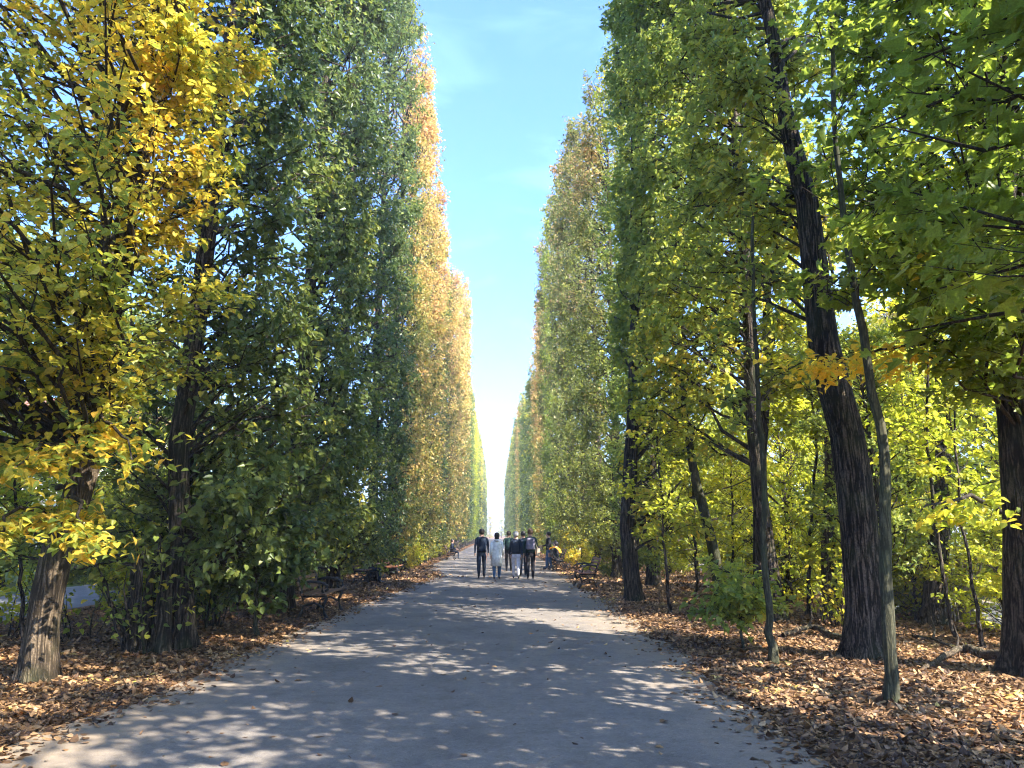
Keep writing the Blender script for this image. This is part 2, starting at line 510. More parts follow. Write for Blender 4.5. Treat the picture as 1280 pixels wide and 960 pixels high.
near_tree('clipped_tree', 25, (5.3, 14.6), [(5.3, 14.6, -.1), (5.1, 14.6, 4), (4.9, 14.5, 18)], [.16, .14, .04],
          (XR, 7.0, 13.6, 17.6), 3.8, 20, BARK_DK, LM['green'],
          'green clipped tree with a middling straight trunk behind the thick leaning one', GR,
          nlimb=230, ntwig=13, nleaf=15, size=.105, shape='heart', face=-1, flat=.4, droop=.6, zpow=1.05, low_thin=.3, tint_h=-.5)
# behind the camera on the right: they shade the near path
for i, (x, y) in enumerate([(5.2, -1.5), (5.0, -6.3), (5.3, -11)]):
    near_tree('clipped_tree', 40 + i, (x, y), [(x, y, -.1), (x, y, 17)], [.22, .04],
              (3.3, 8.0, y - 2.7, y + 2.7), 2.8, 18, BARK_DK, LM['green'],
              ['first', 'second', 'third'][i] + ' green clipped tree behind the camera on the right side of the path', GR,
              nlimb=170, ntwig=13, nleaf=13, size=.17, shape='simple', face=-1, twigs=False)

# ---- the inner trunks seen between the row and the sunlit wood on the right
def slim(name, seed, basepx, path, radii, H, z0, spread, leaf, bark, label, n=26, size=.1, nt=7, nl=9, cat='tree', shape='heart', group=None, topdx=0):
    b = ground(*basepx)
    pts = [(b.x, b.y, -.06)] + [at(px, py, b.y) for px, py in path]
    if H > pts[-1][2] + .3: pts.append((pts[-1][0] + topdx, b.y, H))
    rad = list(np.interp(np.linspace(0, 1, len(pts)), [0, 1], radii))
    tr = loc_pts(b, pts)
    top = tr[-1]
    cx = sum(p[0] for p in tr[1:]) / (len(tr) - 1)
    ms = grow(seed, tr, rad, (cx - spread, cx + spread, -spread, spread), z0, H, nlimb=n, ntwig=nt, nleaf=nl, size=size,
              shape=shape, flat=.7, droop=.35, round_=True, limb_r=.012, twiglen=(.2, .6), up_out=(1, .2), zpow=.9, wob_k=1.5 if cat == 'young tree' else 1.0, patchy=.3)
    return plant_tree(name, b, ms, bark, leaf, label, cat, group)


slim('slender_tree', 51, (948, 764), [(950, 640), (958, 480), (962, 300)], (.15, .06), 12, 4.5, 1.6, LM['lime'], BARK_DK,
     'straight dark trunk behind the two thin stems, left of the thick leaning tree', 60, .11)
slim('slender_tree', 52, (984, 748), [(988, 600), (984, 480)], (.12, .05), 10, 3.6, 1.7, LM['lime'], BARK_DK,
     'dark slender tree just right of the straight dark trunk', 60, .11)
slim('slender_tree', 53, (1040, 772), [(1038, 650), (1034, 560)], (.15, .05), 9, 3.2, 1.6, LM['lime'], BARK_BR,
     'brown trunk showing immediately left of the thick leaning tree', 50, .11)
slim('slender_tree', 54, (905, 756), [(890, 680), (872, 600), (858, 520)], (.15, .06), 9, 3.4, 1.5, LM['green'], BARK_GR,
     'greenish slender tree leaning left beside the low green sapling', 50, .11)
slim('slender_tree', 55, (1168, 782), [(1172, 640), (1180, 520)], (.2, .06), 9, 3.0, 1.8, LM['lime'], BARK_DK,
     'dark broad trunk rising out of the thicket of pale suckers', 60, .11)
slim('young_tree', 56, (1110, 880), [(1107, 700), (1098, 560), (1082, 460), (1068, 380), (1058, 280), (1050, 120), (1046, 0)], (.062, .02), 7.3, 4.0, .9, LM['deep'], BARK_GR,
     'thin greenish stem standing nearest the camera before the thick leaning tree', 20, .11, nt=6, nl=7, cat='young tree', shape='maple')
slim('young_tree', 57, (970, 830), [(962, 740), (957, 640), (950, 520), (940, 380)], (.05, .02), 6.0, 3.0, .7, LM['green'], BARK_GR,
     'thin smooth stem rising at the edge of the leaf litter by the fallen log', 18, .09, nt=5, nl=8, cat='young tree')
slim('young_tree', 58, (1232, 812), [(1222, 700), (1212, 600), (1208, 430)], (.028, .01), 4.6, 2.2, .8, LM['lime'], BARK_DK,
     'very thin dark stem between the sucker thicket and the right-edge tree', 18, .09, nt=5, nl=8, cat='young tree')
slim('young_tree', 59, (836, 768), [(835, 715), (831, 660), (826, 560)], (.035, .012), 4.4, 1.6, .9, LM['lime'], BARK_DK,
     'thin dark stem right of the flared trunk by the right path edge', 26, .09, nt=6, nl=8, cat='young tree')
slim('young_tree', 60, (1195, 800), [(1160, 640), (1150, 560), (1143, 420)], (.03, .012), 5.2, 2.6, 1.0, LM['lime'], BARK_DK,
     'crooked thin stem leaning left out of the sucker thicket', 22, .09, nt=6, nl=8, cat='young tree')
slim('young_tree', 61, (30, 812), [(28, 700), (24, 600)], (.03, .012), 4, 1.4, .9, LM['lime'], BARK_DK,
     'thin dark stem left of the leaning brown trunk', 22, .09, nt=6, nl=8, cat='young tree')
slim('young_tree', 62, (322, 796), [(324, 760), (330, 700)], (.035, .012), 2.8, .45, .8, LM['dark'], BARK_GR,
     'small dark green sapling at the left path edge before the nearer bench', 40, .1, nt=8, nl=12, cat='young tree')
slim('young_tree', 63, (930, 812), [(925, 780), (922, 755)], (.02, .008), 1.05, .4, .65, LM['green'], BARK_GR,
     'low green sapling with layered leaves in the leaf litter on the right', 20, .09, nt=8, nl=12, cat='young tree')


# a low golden bough of the right-edge tree
def bough(root, P0, P1, leaf, seed, n=30, size=.1, frac=.45, name='golden_bough', spread=.45, zs=.12):
    rg = np.random.RandomState(seed)
    P0 = np.array(P0) - np.array(root.location); P1 = np.array(P1) - np.array(root.location)
    t = np.linspace(0, 1, 8)[:, None]
    L = P0 + (P1 - P0) * t; L[:, 2] += np.sin(t[:, 0] * np.pi) * .15; L[1:-1] += rg.randn(6, 3) * .04
    me = tube_mesh('bough', [(L, np.linspace(.035, .006, 8))], 6)
    bo = link_mesh(name, me, TWIG, root)
    t = frac + (1 - frac) * rg.rand(n)
    o = P0 + (P1 - P0) * t[:, None] + rg.randn(n, 3) * .03
    e = o + rg.randn(n, 3) * np.array([spread, spread, zs])
    idx = np.repeat(np.arange(n), 9); m = len(idx); tt = rg.rand(m)
    P = o[idx] + (e - o)[idx] * tt[:, None] + rg.randn(m, 3) * .03
    A = rg.randn(m, 3) * np.array([1, 1, .3]); A[:, 2] -= .4
    N = np.array([0, 0, 1.]) + rg.randn(m, 3) * .35
    cm = leaves_mesh('leaves', P, A, N, size * (.7 + .5 * rg.rand(m)), rg.rand(m), 'heart')
    link_mesh('leaves', cm, leaf, bo)
    return bo


l1 = [o for o in COL.objects if o.type == 'EMPTY' and (o.get('label') or '').startswith('yellow-leaved tree with a leaning')][0]
bough(l1, at(112, 520, l1.location.y), at(165, 575, 7.4), LM['yellow'], 15, 60, .088, .15, 'low_bough', spread=.38)
bough(l1, at(70, 640, l1.location.y), at(-20, 670, 6.9), LM['yellow'], 16, 60, .088, .15, 'low_bough', spread=.38)
bough(l1, at(72, 610, l1.location.y), at(120, 688, 7.3), LM['yellow'], 17, 46, .085, .3, 'low_bough', spread=.32)
bough(l1, at(90, 560, l1.location.y), at(10, 590, 7.0), LM['yellow'], 18, 60, .088, .2, 'low_bough', spread=.4)
r2 = [o for o in COL.objects if o.type == 'EMPTY' and (o.get('label') or '').startswith('thick dark trunk tree')][0]
bough(r2, at(1240, 440, bR2.y), at(985, 462, 8.2), LM['gold'], 5, 62, .08, .35, spread=.3, zs=.17)
bough(r2, at(1240, 430, bR2.y), at(1115, 290, 6.8), LM['deep'], 6, 60, .13, .1, 'green_bough', spread=.5)
bough(r2, at(1250, 640, bR2.y), at(1150, 640, 7.6), LM['lime'], 7, 22, .09, .2, 'low_bough', spread=.4)


# more thin stems in the understorey on the right
uq = random.Random(21)
for i, (px, py) in enumerate([(870, 752), (1010, 770), (1140, 772), (1258, 790), (920, 748), (1128, 745)]):
    dx = uq.uniform(-22, 22)
    slim('young_tree', 90 + i, (px, py), [(px + dx * .4, py - 110), (px + dx, py - 260)], (.04, .014), uq.uniform(4.5, 6), 1.0, 1.15, LM['lime'], BARK_DK,
         ['thin yellow-green sapling right of the flared trunk, behind the low green one', 'thin yellow-green sapling between the slender tree and the brown trunk',
          'thin yellow-green sapling just right of the thick leaning tree', 'thin yellow-green sapling against the right-edge trunk',
          'thin yellow-green sapling left of the straight dark trunk', 'thin yellow-green sapling farther back between the leaning tree and the sucker thicket'][i],
         46, .095, nt=7, nl=9, cat='young tree')


# multi-stemmed suckers
def suckers(name, seed, base, n, h, spread, leafn, leaf, bark, label, cat, r=.02, stump=None):
    rg = np.random.RandomState(seed)
    root = empty(name, (base[0], base[1], 0)); tag(root, label, cat)
    paths, P = [], []
    for i in range(n):
        a = rg.rand() * 6.283; q = rg.rand() * spread * .4
        s = np.array([math.cos(a) * q, math.sin(a) * q, -.05])
        hh = h * (.5 + .5 * rg.rand())
        e = s + np.array([math.cos(a) * spread * rg.rand(), math.sin(a) * spread * rg.rand(), hh])
        t = np.linspace(0, 1, 6)[:, None]
        L = s + (e - s) * t; L[1:, :2] += np.cumsum(rg.randn(5, 2) * .04, 0)
        paths.append((L, np.linspace(r * (.5 + rg.rand()), .005, 6)))
        m = int(leafn * hh)
        tt = .25 + .75 * rg.rand(m); j = np.minimum((tt * 5).astype(int), 4); f = (tt * 5 - j)[:, None]
        P.append(L[j] * (1 - f) + L[j + 1] * f + rg.randn(m, 3) * np.array([.16, .16, .07]))
    link_mesh('stems', tube_mesh('stems', paths, 6), bark, root)
    if stump:
        st = []
        for i in range(stump):
            a = rg.rand() * 6.283; q = rg.rand() * spread * .35
            s = np.array([math.cos(a) * q, math.sin(a) * q, -.05]); hh = .5 + rg.rand() * 1.3
            t = np.linspace(0, 1, 6)[:, None]; e = s + np.array([rg.randn() * .12, rg.randn() * .12, hh])
            st.append((s + (e - s) * t, np.linspace(.1 + .05 * rg.rand(), .03, 6)))
        link_mesh('stump', tube_mesh('stump', st, 9), bark, root)
    P = np.concatenate(P); m = len(P)
    if m:
        A = rg.randn(m, 3) * np.array([1, 1, .4]); A[:, 2] -= .4
        N = np.array([0, 0, 1.]) + rg.randn(m, 3) * .5
        link_mesh('foliage', leaves_mesh('foliage', P, A, N, .085 * (.7 + .5 * rg.rand(m)), rg.rand(m), 'heart'), leaf, root)
    return root


suckers('sucker_clump', 71, ground(185, 816), 26, 1.9, .8, 16, LM['green'], BARK_DK, 'clump of dark suckers and stump stems between the leaning brown trunk and the black trunk', 'shrub', .022, 9)
suckers('sucker_clump', 72, ground(1188, 778), 40, 2.3, .9, 14, LM['lime'], plain('pale_stem', (.2, .16, .12), .8, .2, 0, .3), 'thicket of pale upright suckers around a dark trunk on the right', 'shrub', .016, 5)
suckers('sucker_clump', 73, ground(110, 800), 9, 1.6, .9, 14, LM['lime'], BARK_DK, 'thin wiry shrub just right of the leaning brown trunk', 'shrub', .009)
suckers('sucker_clump', 74, ground(262, 785), 16, 1.6, .6, 26, LM['dark'], BARK_DK, 'leafy sucker clump right of the black trunk', 'shrub', .012)
suckers('sucker_clump', 75, ground(1045, 785), 18, 1.5, .6, 20, LM['lime'], BARK_DK, 'twiggy bush at the foot of the brown trunk on the right', 'shrub', .01)
suckers('sucker_clump', 76, ground(5, 800), 12, 1.7, .7, 22, LM['lime'], BARK_DK, 'wiry yellow-green shrub at the left edge of the view', 'shrub', .01)

# ------------------------------------------------------------------ the rest of both rows: shared meshes by distance
def proto(seed, tier, z0):
    p = {0: dict(nlimb=220, ntwig=13, nleaf=14, size=.12, twigs=True), 1: dict(nlimb=190, ntwig=12, nleaf=10, size=.155, twigs=True),
         2: dict(nlimb=150, ntwig=9, nleaf=8, size=.22, twigs=False), 3: dict(nlimb=110, ntwig=7, nleaf=6, size=.34, twigs=False)}[tier]
    return grow(seed, [(0, 0, -.1), (.1, 0, 5), (0, 0, 18.5)], [.2, .15, .04], (-1.15, 2.7, -2.45, 2.45), z0, 20.5,
                shape='simple', face=-1, flat=.35, droop=.6, facebias=.65, tint_h=.38, tint_spread=.85, twiglen=(.3, .8), sides=8, **p)


PROTO = {}
ORD = ['first', 'second', 'third', 'fourth', 'fifth', 'sixth', 'seventh', 'eighth', 'ninth', 'tenth', 'eleventh', 'twelfth', 'thirteenth', 'fourteenth',
       'fifteenth', 'sixteenth', 'seventeenth', 'eighteenth', 'nineteenth']
TENS = {2: 'twent', 3: 'thirt', 4: 'fort', 5: 'fift'}


def ordinal(n):
    if n < 20: return ORD[n - 1]
    t, u = divmod(n, 10)
    return TENS[t] + ('ieth' if u == 0 else 'y-' + ORD[u - 1])


CN = {'dark': 'dark green', 'green': 'green', 'lime': 'yellow-green', 'yellow': 'golden yellow', 'orange': 'orange-brown', 'olive': 'olive brown'}


def row(side, items, n0, group, word):
    """items: (Y, face x, height factor, colour key)"""
    rg = random.Random(7 + side)
    for i, (Y, xf, hf, ck) in enumerate(items):
        tier = 0 if Y < 36 else 1 if Y < 62 else 2 if Y < 125 else 3
        var = i % 3
        key = (tier, var)
        n = n0 + i
        label = f'{CN[ck]} clipped tree, {ordinal(n)} along the {word} tree wall counting from the camera'
        rz = 0 if side > 0 else math.pi
        x = xf + side * 1.15
        sc = (1, 1.02, hf)
        bark = BARK_DK
        if key not in PROTO:
            ms = proto(300 + tier * 10 + var, tier, 1.3 if var else 1.0)
            PROTO[key] = plant_tree('clipped_tree', (x, Y, 0), ms, bark, LM[ck], label, group=group, rz=rz, sc=sc)
            for ch in PROTO[key].children:
                if ch.name.startswith('crown'):
                    ch.material_slots[0].link = 'OBJECT'; ch.material_slots[0].material = LM[ck]
        else:
            copy_tree(PROTO[key], 'clipped_tree', (x, Y, 0), rz, sc, LM[ck], bark, label, group)


lcols = {26.5: ('dark', -3.05, 1.1), 31.2: ('orange', -3.0, 1.16), 35.8: ('orange', -3.1, 1.14), 40.5: ('orange', -3.0, 1.04), 45.2: ('orange', -3.1, 1.03), 50: ('dark', -3.3, 1.0),
         55: ('orange', -3.0, 1.05), 60: ('orange', -2.9, 1.1), 65: ('orange', -2.9, 1.15), 70: ('orange', -2.65, 1.3), 75: ('orange', -2.7, 1.28), 80: ('olive', -2.8, 1.1),
         85: ('dark', -2.9, 1.0), 90: ('dark', -3.0, .97), 95: ('dark', -3.0, .98)}
items = [(y, v[1], v[2], v[0]) for y, v in sorted(lcols.items())]
rg = random.Random(3)
y = 100
while y < 262:
    ck = 'lime' if 108 < y < 128 else 'yellow' if 150 < y < 165 else rg.choice(['dark', 'green', 'dark', 'green', 'olive'])
    items.append((y, -3.1 + rg.uniform(-.15, .15), rg.uniform(.95, 1.08), ck)); y += 5
row(-1, items, 5, GL, 'left')
rcols = {24: ('green', 3.75, .93), 28.6: ('olive', 3.35, .94), 33.2: ('olive', 3.25, 1.03), 38: ('olive', 3.25, 1.1), 43: ('olive', 3.2, 1.13), 48: ('green', 3.1, 1.14), 53: ('olive', 3.1, 1.16),
         58: ('orange', 3.15, 1.03), 63: ('orange', 3.2, .95), 68: ('olive', 3.1, .9), 73: ('dark', 3.1, .86), 78: ('dark', 3.05, .84), 83: ('green', 3.1, .85), 88: ('dark', 3.0, .8), 94: ('dark', 3.1, .82)}
items = [(y, v[1], v[2], v[0]) for y, v in sorted(rcols.items())]
y = 100
while y < 262:
    ck = 'orange' if 108 < y < 118 else rg.choice(['olive', 'green', 'green', 'olive', 'dark'])
    items.append((y, 3.1 + rg.uniform(-.15, .15), rg.uniform(.95, 1.05), ck)); y += 5
row(1, items, 6, GR, 'right')

# ------------------------------------------------------------------ sunlit wood on both sides
WP = []
for v in range(3):
    WP.append(grow(500 + v, [(0, 0, -.1), (.2 * v, .1, 4), (.2, 0, 9.5)], [.18, .13, .03], (-3.2, 3.2, -3.2, 3.2), (.5, 1.0, 1.8)[v], 11, nlimb=130, ntwig=11, nleaf=11,
                   size=.17, shape='simple', round_=True, flat=.5, droop=.4, twiglen=(.3, .9), tint_spread=.6, twigs=False, limb_r=.03, sides=8))
SP = []
for v in range(2):
    SP.append(grow(520 + v, [(0, 0, -.1), (.05, .05, 1.9)], [.05, .02], (-1.2, 1.2, -1.2, 1.2), .25, 2.5, nlimb=46, ntwig=9, nleaf=11,
                   size=.11, shape='simple', round_=True, flat=.4, droop=.4, twiglen=(.2, .5), twigs=True, limb_r=.02, sides=6))
first = {}


def wood(kind, v, loc, sc, ck, label, group):
    key = (kind, v)
    nm = 'broad_tree' if kind == 't' else 'shrub'
    bark = BARK_DK
    if key not in first:
        first[key] = plant_tree(nm, loc, (WP if kind == 't' else SP)[v], bark, LM[ck], label, 'tree' if kind == 't' else 'shrub', group=group, sc=sc)
        for ch in first[key].children:
            if ch.name.startswith('crown'):
                ch.material_slots[0].link = 'OBJECT'; ch.material_slots[0].material = LM[ck]
        return first[key]
    c = copy_tree(first[key], nm, loc, rg.random() * 6.28, sc, LM[ck], bark, label, group)
    c['category'] = 'tree' if kind == 't' else 'shrub'
    return c


GWR, GWL, GSR, GSL = 'sunlit trees of the wood on the right', 'trees of the wood on the left', 'shrubs under the wood on the right', 'shrubs under the wood on the left'
rt = []
rq = random.Random(12)
for i in range(14):
    rt.append((14.2 + rq.uniform(-.8, .8), 10 + i * 3.9 + rq.uniform(-.6, .6), rq.uniform(.72, .92), rq.choice(['lime', 'lime', 'yellow', 'green'])))
for i in range(10):
    rt.append((7.2 + rq.uniform(-.3, .3), 13.5 + i * 4.4 + rq.uniform(-.8, .8), rq.uniform(.42, .55), rq.choice(['lime', 'lime', 'green'])))
rt += [(22, 21, 1.1, 'lime'), (21, 31, 1.15, 'green'), (23, 41, 1.3, 'yellow'), (28, 27, 1.3, 'lime'), (30, 40, 1.5, 'green'), (24, 54, 1.4, 'lime'), (32, 58, 1.6, 'orange'), (40, 46, 1.8, 'green')]
for i, (x, y, s, ck) in enumerate(rt):
    wood('t', i % 3, (x, y, 0), (s, s, s * 1.08), ck, f'{CN[ck]} sunlit tree of the wood on the right, {ordinal(i + 1)} by nearness to the path', GWR)
lt = []
for i in range(9):
    lt.append((-15.6 + rq.uniform(-.8, .8), 11 + i * 4.6 + rq.uniform(-.6, .6), rq.uniform(.8, 1.15), rq.choice(['lime', 'green', 'yellow', 'green'])))
lt += [(-10.8, 9.5, 1.0, 'green'), (-11.4, 14.5, .9, 'yellow'), (-14, 6.5, 1.1, 'lime'), (-8.2, 18, .55, 'green'), (-8.4, 25, .5, 'lime'), (-8, 32, .55, 'green'), (-22, 24, 1.25, 'green'), (-26, 36, 1.5, 'lime'), (-23, 47, 1.5, 'green'), (-32, 31, 1.5, 'yellow'), (-36, 45, 1.7, 'green')]
for i, (x, y, s, ck) in enumerate(lt):
    wood('t', i % 3, (x, y, 0), (s, s, s), ck, f'{CN[ck]} tree of the wood on the left, {ordinal(i + 1)} by nearness to the path', GWL)
srg = random.Random(5)
for i in range(22):
    x = srg.uniform(6.8, 8.2) if i % 2 else srg.uniform(12, 15); y = 13 + i * 2.2 + srg.uniform(-.8, .8); s = srg.uniform(.5, 1.0)
    ck = srg.choice(['lime', 'green', 'lime', 'olive'])
    wood('s', i % 2, (x, y, 0), (s, s, s * srg.uniform(.7, 1.1)), ck, f'{CN[ck]} low shrub under the right wood, {ordinal(i + 1)} counting away from the camera', GSR)
for i in range(14):
    x = srg.uniform(-8, -6.2) if i % 2 else srg.uniform(-14, -12.8); y = 13.5 + i * 3.2 + srg.uniform(-.8, .8); s = srg.uniform(.5, 1.0)
    ck = srg.choice(['green', 'dark', 'lime'])
    wood('s', i % 2, (x, y, 0), (s, s, s * srg.uniform(.7, 1.1)), ck, f'{CN[ck]} low shrub under the left wood, {ordinal(i + 1)} counting away from the camera', GSL)
for i in range(13):
    x = -5.9 + srg.uniform(-.4, .3); y = 13.2 + i * 1.55 + srg.uniform(-.3, .3); s = srg.uniform(.42, .7)
    ck = srg.choice(['green', 'dark', 'green'])
    wood('s', i % 2, (x, y, 0), (s, s, s * srg.uniform(.9, 1.3)), ck, f'{CN[ck]} bush growing under the left tree wall, {ordinal(i + 1)} counting away from the camera', 'bushes under the left tree wall')
for i in range(20):
    sd_ = -1 if i % 2 else 1
    x = sd_ * 4.3 + srg.uniform(-.3, .3); y = 29 + i * 1.9 + srg.uniform(-.5, .5); s = srg.uniform(.5, .75)
    ck = srg.choice(['lime', 'green', 'lime', 'yellow'])
    wood('s', i % 2, (x, y, 0), (s, s, s * srg.uniform(.8, 1.2)), ck, f"{CN[ck]} bush by the foot of the {'left' if sd_ < 0 else 'right'} tree wall, {ordinal(i // 2 + 1)} beyond the walkers", 'bushes at the foot of the tree walls')
for i in range(6):
    s = srg.uniform(.75, 1.0)
    wood('s', i % 2, (8.1 + srg.uniform(-.3, .3), 10.6 + i * 1.9, 0), (s, s, s * .9), 'lime', f'yellow-green bush screening the pale gravel path on the right, {ordinal(i + 1)} from the camera', 'bushes along the gravel side path')
# at the far end of the avenue
for i, (x, y, s, ck) in enumerate([(-2.5, 330, .85, 'yellow'), (2.6, 350, .8, 'lime'), (6.5, 335, .95, 'orange'), (12, 340, 1.0, 'lime'), (-12, 340, 1.1, 'green')]):
    wood('t', i % 3, (x, y, 0), (s, s, s), ck, f'{CN[ck]} tree closing the far end of the avenue, {ordinal(i + 1)} of five', 'trees at the far end of the avenue')


# ------------------------------------------------------------------ ground, paths
def sheet(name, x0, x1, y0, y1, z, mat, edge=None, n=60):
    ys = np.linspace(0, 1, n) ** 1.8 * (y1 - y0) + y0
    V, Fq = [], []
    rgx = random.Random(hash(name) % 97 if False else len(name))
    for i, yy in enumerate(ys):
        a = x0 if edge is None else edge(yy, 0); c = x1 if edge is None else edge(yy, 1)
        V += [(a, yy, z), ((a + c) / 2, yy, z), (c, yy, z)]
    for i in range(n - 1):
        k = i * 3
        Fq += [k, k + 1, k + 4, k + 3, k + 1, k + 2, k + 5, k + 4]
    me = mesh_np(name, V, Fq, [4] * ((n - 1) * 2))
    o = link_mesh(name, me, mat); tag(o, kind='structure')
    return o


# ground: litter near the trees, meadow farther off
m, nd, ln = new_mat('ground_litter')
tc = nd.new('ShaderNodeTexCoord')
vo = nd.new('ShaderNodeTexVoronoi'); vo.inputs['Scale'].default_value = 14; vo.inputs['Randomness'].default_value = 1
dn = nd.new('ShaderNodeTexNoise'); dn.inputs['Scale'].default_value = 9; dn.inputs['Detail'].default_value = 5
ln.new(tc.outputs['Object'], dn.inputs['Vector'])
mixv = nd.new('ShaderNodeMixRGB'); mixv.inputs[0].default_value = .12
ln.new(tc.outputs['Object'], mixv.inputs[1]); ln.new(dn.outputs['Color'], mixv.inputs[2])
ln.new(mixv.outputs[0], vo.inputs['Vector'])
sp = nd.new('ShaderNodeSeparateColor'); ln.new(vo.outputs['Color'], sp.inputs[0])
lr = ramp(nd, [(0, (.05, .022, .012)), (.4, (.14, .06, .022)), (.7, (.28, .13, .045)), (1, (.42, .24, .09))])
ln.new(sp.outputs[0], lr.inputs[0])
gn = nd.new('ShaderNodeTexNoise'); gn.inputs['Scale'].default_value = 3; gn.inputs['Detail'].default_value = 8
ln.new(tc.outputs['Object'], gn.inputs['Vector'])
gr = ramp(nd, [(.3, (.05, .08, .02)), (.7, (.13, .17, .045))]); ln.new(gn.outputs['Fac'], gr.inputs[0])
sx = nd.new('ShaderNodeSeparateXYZ'); ln.new(tc.outputs['Object'], sx.inputs[0])
ab = nd.new('ShaderNodeMath'); ab.operation = 'ABSOLUTE'; ln.new(sx.outputs[0], ab.inputs[0])
big = nd.new('ShaderNodeTexNoise'); big.inputs['Scale'].default_value = .5; ln.new(tc.outputs['Object'], big.inputs['Vector'])
ad = nd.new('ShaderNodeMath'); ad.operation = 'MULTIPLY_ADD'; ad.inputs[1].default_value = 4; ln.new(big.outputs['Fac'], ad.inputs[0]); ln.new(ab.outputs[0], ad.inputs[2])
mr = nd.new('ShaderNodeMapRange'); mr.inputs['From Min'].default_value = 12.5; mr.inputs['From Max'].default_value = 15
ln.new(ad.outputs[0], mr.inputs['Value'])
mg = nd.new('ShaderNodeMixRGB'); ln.new(mr.outputs[0], mg.inputs[0]); ln.new(lr.outputs[0], mg.inputs[1]); ln.new(gr.outputs[0], mg.inputs[2])
pb = nd.new('ShaderNodeBsdfPrincipled'); pb.inputs['Roughness'].default_value = .9; pb.inputs['Specular IOR Level'].default_value = .15
ln.new(mg.outputs[0], pb.inputs['Base Color'])
bp = nd.new('ShaderNodeBump'); bp.inputs['Strength'].default_value = .7; bp.inputs['Distance'].default_value = .03
ln.new(sp.outputs[1], bp.inputs['Height']); ln.new(bp.outputs[0], pb.inputs['Normal'])
oo = nd.new('ShaderNodeOutputMaterial'); ln.new(pb.outputs[0], oo.inputs[0])
sheet('ground', -1500, 1500, -300, 3000, 0, m, n=40)


